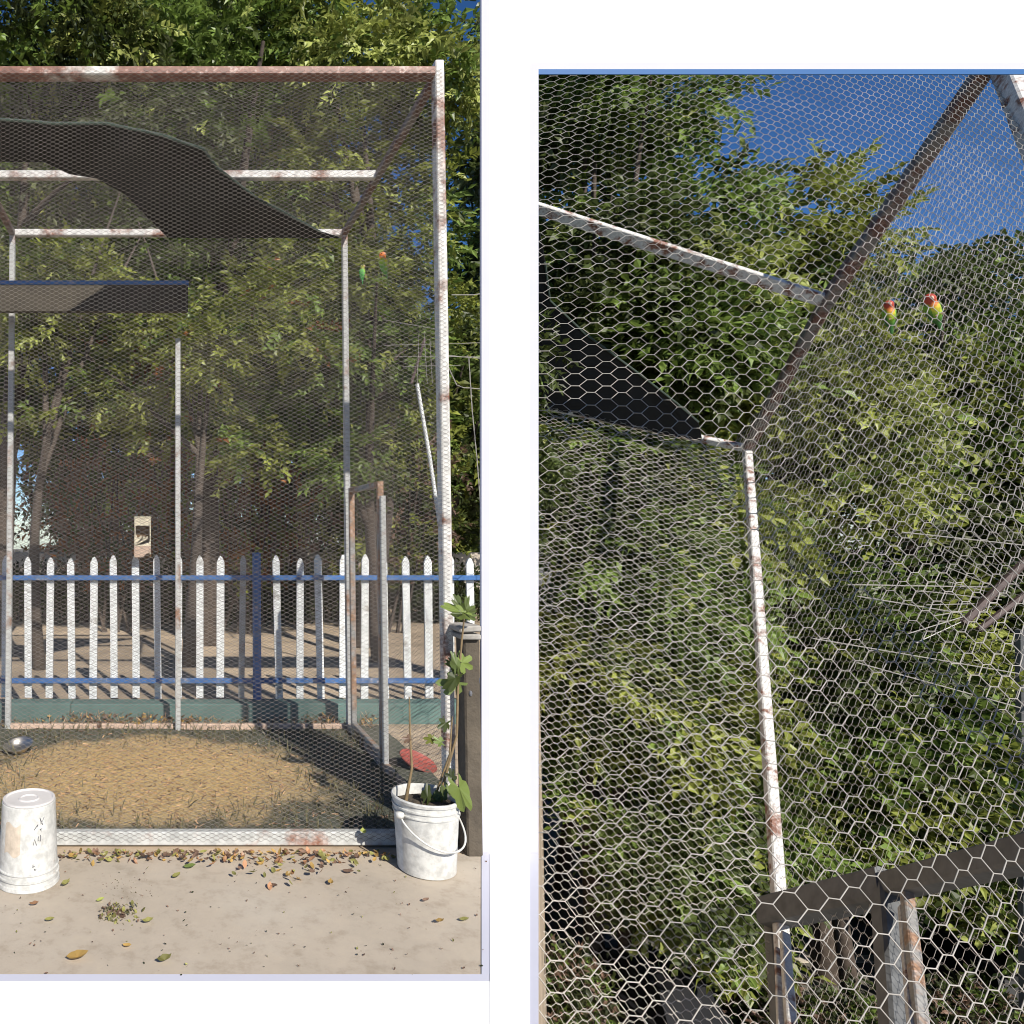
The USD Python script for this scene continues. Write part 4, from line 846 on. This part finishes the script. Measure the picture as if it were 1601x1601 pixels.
car('dark parked car half hidden by leaves at the bottom left of the right view', 1000, 16.9, 0.12)
car('dark parked car behind the side netting at the bottom right', 1545, 17.2, -0.3)

# ------------------------------------------------------------------ litter, grass, weeds
def flat_leaf(L, W, curl, seed):
    r = random.Random(seed); n = 9; pts = []
    for k in range(n): t = k / (n - 1); pts.append((L * (t - 0.5), W / 2 * math.sin(math.pi * min(t * 1.05, 1)) ** 0.8))
    v = [(x, y, curl * L * ((x / L) ** 2 + (y / W) ** 2 * 0.8) * 1.4 + 0.003 + 0.004 * r.random()) for x, y in pts] + [(x, -y, curl * L * ((x / L) ** 2 + (y / W) ** 2 * 0.8) * 1.4 + 0.003) for x, y in pts[1:-1][::-1]]
    v = [(0, 0, 0.002)] + v; m = len(v) - 1
    return np.array(v), np.array([(0, 1 + (k + 1) % m, 1 + k) for k in range(m)])[:, ::-1]
LL = [flat_leaf(0.06, 0.035, c, i) for i, c in enumerate((0.15, 0.4, 0.7))]
DRY = ['leaf_yellow_dry', 'leaf_orange_dry', 'leaf_brown_dry', 'leaf_green_dry']
rng = np.random.default_rng(3)
def yawq(n, tilt=0.25):
    a = rng.uniform(0, 2 * np.pi, n); q = np.stack([np.cos(a / 2), rng.normal(0, tilt, n), rng.normal(0, tilt, n), np.sin(a / 2)], 1); return q / np.linalg.norm(q, axis=1, keepdims=True)
n = 400
uu = rng.uniform(70, 620, n); dens = np.exp(-((uu - 440) / 130) ** 2) + 0.75 * np.exp(-((uu - 170) / 110) ** 2) + 0.25; keep = rng.random(n) < dens; uu = uu[keep]; n = len(uu)
vv = 1330 + np.abs(rng.normal(0, 1, n)) * (9 + 13 * np.exp(-((uu - 450) / 70) ** 2))
pos = np.array([on_ground(u, v, 0.006 + 0.025 * rng.random()) for u, v in zip(uu, vv)])
lit = Thing('leaf_litter', 'drift of dry yellow and brown leaves along the bottom rail of the aviary', 'leaf litter', loc=on_ground(330, 1340), kind='stuff')
lit.scatter('leaves', [(*LL[k % 3], DRY[k % 4]) for k in range(8)], pos, yawq(n), rng.uniform(0.25, 0.75, n), rng.integers(0, 8, n), kind='stuff')
n = 170; pos = np.array([on_ground(u, v, 0.009) for u, v in zip(rng.uniform(0, 760, n), 1345 + 180 * rng.random(n))])
cr = Thing('ground_crumbs', 'scattered crumbs and leaf bits on the concrete', 'crumbs', loc=on_ground(400, 1430), kind='stuff')
cr.scatter('bits', [(*LL[k % 3], ['leaf_brown_dry', 'leaf_brown_dry', 'leaf_green_dry', 'hedge_leaf'][k % 4]) for k in range(8)], pos, yawq(n), rng.uniform(0.06, 0.24, n), rng.integers(0, 8, n), kind='stuff')
FL = [(122, 1500, 1.2, 'leaf_yellow_dry', 'largest yellow fallen leaf, near the bottom left of the concrete', 0.2), (103, 1385, 0.75, 'leaf_green_dry', 'green fallen leaf right of the upside down bucket', 0.9), (297, 1357, 0.9, 'leaf_vine', 'dark green fallen leaf just in front of the litter', 0.1), (276, 1372, 0.7, 'leaf_green_dry', 'narrow green fallen leaf left of the crack', 0.7),
      (258, 1505, 0.85, 'leaf_green_dry', 'green fallen leaf at the bottom of the concrete', 0.4), (199, 1481, 0.55, 'leaf_yellow_dry', 'small yellow fallen leaf right of the largest leaf', -0.4), (78, 1441, 0.6, 'leaf_green_dry', 'pale green fallen leaf below the upside down bucket', 0.0), (232, 1444, 0.7, 'leaf_green_dry', 'green fallen leaf right of the weed tuft', 0.2),
      (157, 1409, 0.55, 'leaf_lime', 'lime fallen leaf left of the weed tuft', 0.5), (428, 1388, 0.65, 'leaf_brown_dry', 'dark curled fallen leaf in the middle of the concrete', -0.7), (517, 1383, 0.6, 'leaf_yellow_dry', 'thin yellow fallen leaf left of the planted bucket', 1.3), (545, 1365, 0.8, 'leaf_brown_dry', 'brown fallen stalk left of the planted bucket', -0.5),
      (666, 1410, 0.5, 'leaf_brown_dry', 'brown fallen leaf in front of the planted bucket', 0.3), (688, 1444, 0.55, 'leaf_yellow_dry', 'pale yellow fallen leaf at the right of the concrete', 0.1), (726, 1440, 0.6, 'leaf_green_dry', 'dull green fallen leaf at the right edge of the concrete', 0.0), (568, 1303, 0.75, 'leaf_lime', 'yellow green fallen leaf lying on the bottom rail', 1.4), (54, 1417, 0.6, 'leaf_orange_dry', 'tan fallen leaf just below the upside down bucket', 0.1)]
for i, (u, v, s, m, lab, yaw) in enumerate(FL):
    lv, lf = LL[(i + 1) % 3]; p = on_ground(u, v, 0.09 if v < 1320 else 0.007)
    solid('fallen_leaf', (rotv(lv * s * 1.15, yaw, -0.15) + p + [0, 0, 0.006], lf), m, lab, 'leaf', 'single fallen leaves on the concrete')
# weed tuft in a crack
wt = Thing('weed_tuft', 'dry brown weed tuft growing from a dirty patch in the concrete', 'weed', loc=on_ground(184, 1432))
n = 150; c = on_ground(184, 1430); pos = c + np.stack([rng.normal(0, 0.04, n), rng.normal(0, 0.035, n), rng.uniform(0.0, 0.02, n)], 1)
wt.scatter('leaves', [(*LL[0], 'leaf_green_dry'), (*LL[1], 'leaf_brown_dry'), (*LL[2], 'grass_dull')], pos, quats(n, rng), rng.uniform(0.15, 0.5, n), rng.integers(0, 3, n), kind='stuff')
n = 90; c = on_ground(197, 1398); pos = c + np.stack([rng.normal(0, 0.07, n), rng.normal(0, 0.09, n), 0.004 + 0 * rng.random(n)], 1)
wt.scatter('crumbs', [(*LL[0], 'leaf_brown_dry'), (*LL[1], 'grass_dull')], pos, yawq(n), rng.uniform(0.05, 0.16, n), rng.integers(0, 2, n), kind='stuff')
# dry stalks and bits on the aviary floor; weeds at the back
blade = (np.array([(-0.004, 0, 0), (0.004, 0, 0), (0.001, 0.01, 0.05), (0, 0.03, 0.09)]), np.array([(0, 1, 2), (0, 2, 3)]))
chip = (np.array([(-0.02, -0.003, 0.0), (0.02, -0.002, 0.004), (0.018, 0.003, 0.006), (-0.019, 0.003, 0.002)]), np.array([(0, 1, 2), (0, 2, 3)]))
n = 9000; x = rng.uniform(AX0 - AW, AX0, n); y = rng.uniform(AY0 + 0.1, AY0 + AD, n); d = np.hypot((x + 0.12) * 0.72, (y - 4.78) * 0.98)
z = 0.012 + 0.022 * fbm(np.stack([x * 3, y * 3, 0 * x], -1), 4, 3)
dr = Thing('dry_straw', 'dry straw and chaff covering the aviary floor', 'straw', loc=(0, 4.8, 0), kind='stuff')
dr.scatter('chaff', [(*chip, 'straw'), (*chip, 'leaf_brown_dry'), (*chip, 'grass_dull'), (*blade, 'grass_dull')], np.stack([x, y, z], 1), yawq(n, 0.12), rng.uniform(0.4, 1.1, n), np.where(d + rng.normal(0, 0.15, n) < 0.75, rng.choice([0, 0, 0, 1], n), rng.choice([2, 3, 1], n)), kind='stuff')
n = 1700; u = rng.uniform(-20, 600, n); x = np.array([at(k, 1130, AY0 + AD + 0.1)[0] for k in u]); y = AY0 + AD + rng.uniform(-0.05, 0.2, n)
wd = Thing('dry_weeds', 'strip of dry weeds and leaves along the foot of the green wall', 'weeds', loc=(0, AY0 + AD, 0), kind='stuff')
hgt = 0.35 + 1.1 * np.clip(fbm(np.stack([x * 2.5, 0 * x, 0 * x], -1), 3, 5) - 0.3, 0, 1)
wd.scatter('stalks', [(*blade, 'straw'), (*blade, 'grass_dull'), (*LL[1], 'leaf_brown_dry'), (*LL[2], 'leaf_yellow_dry')], np.stack([x, y, 0.01 + 0.1 * hgt * rng.random(n)], 1), yawq(n, 0.3), rng.uniform(0.3, 1.3, n) * hgt, rng.choice([0, 0, 1, 1, 2, 2, 3], n), kind='stuff')
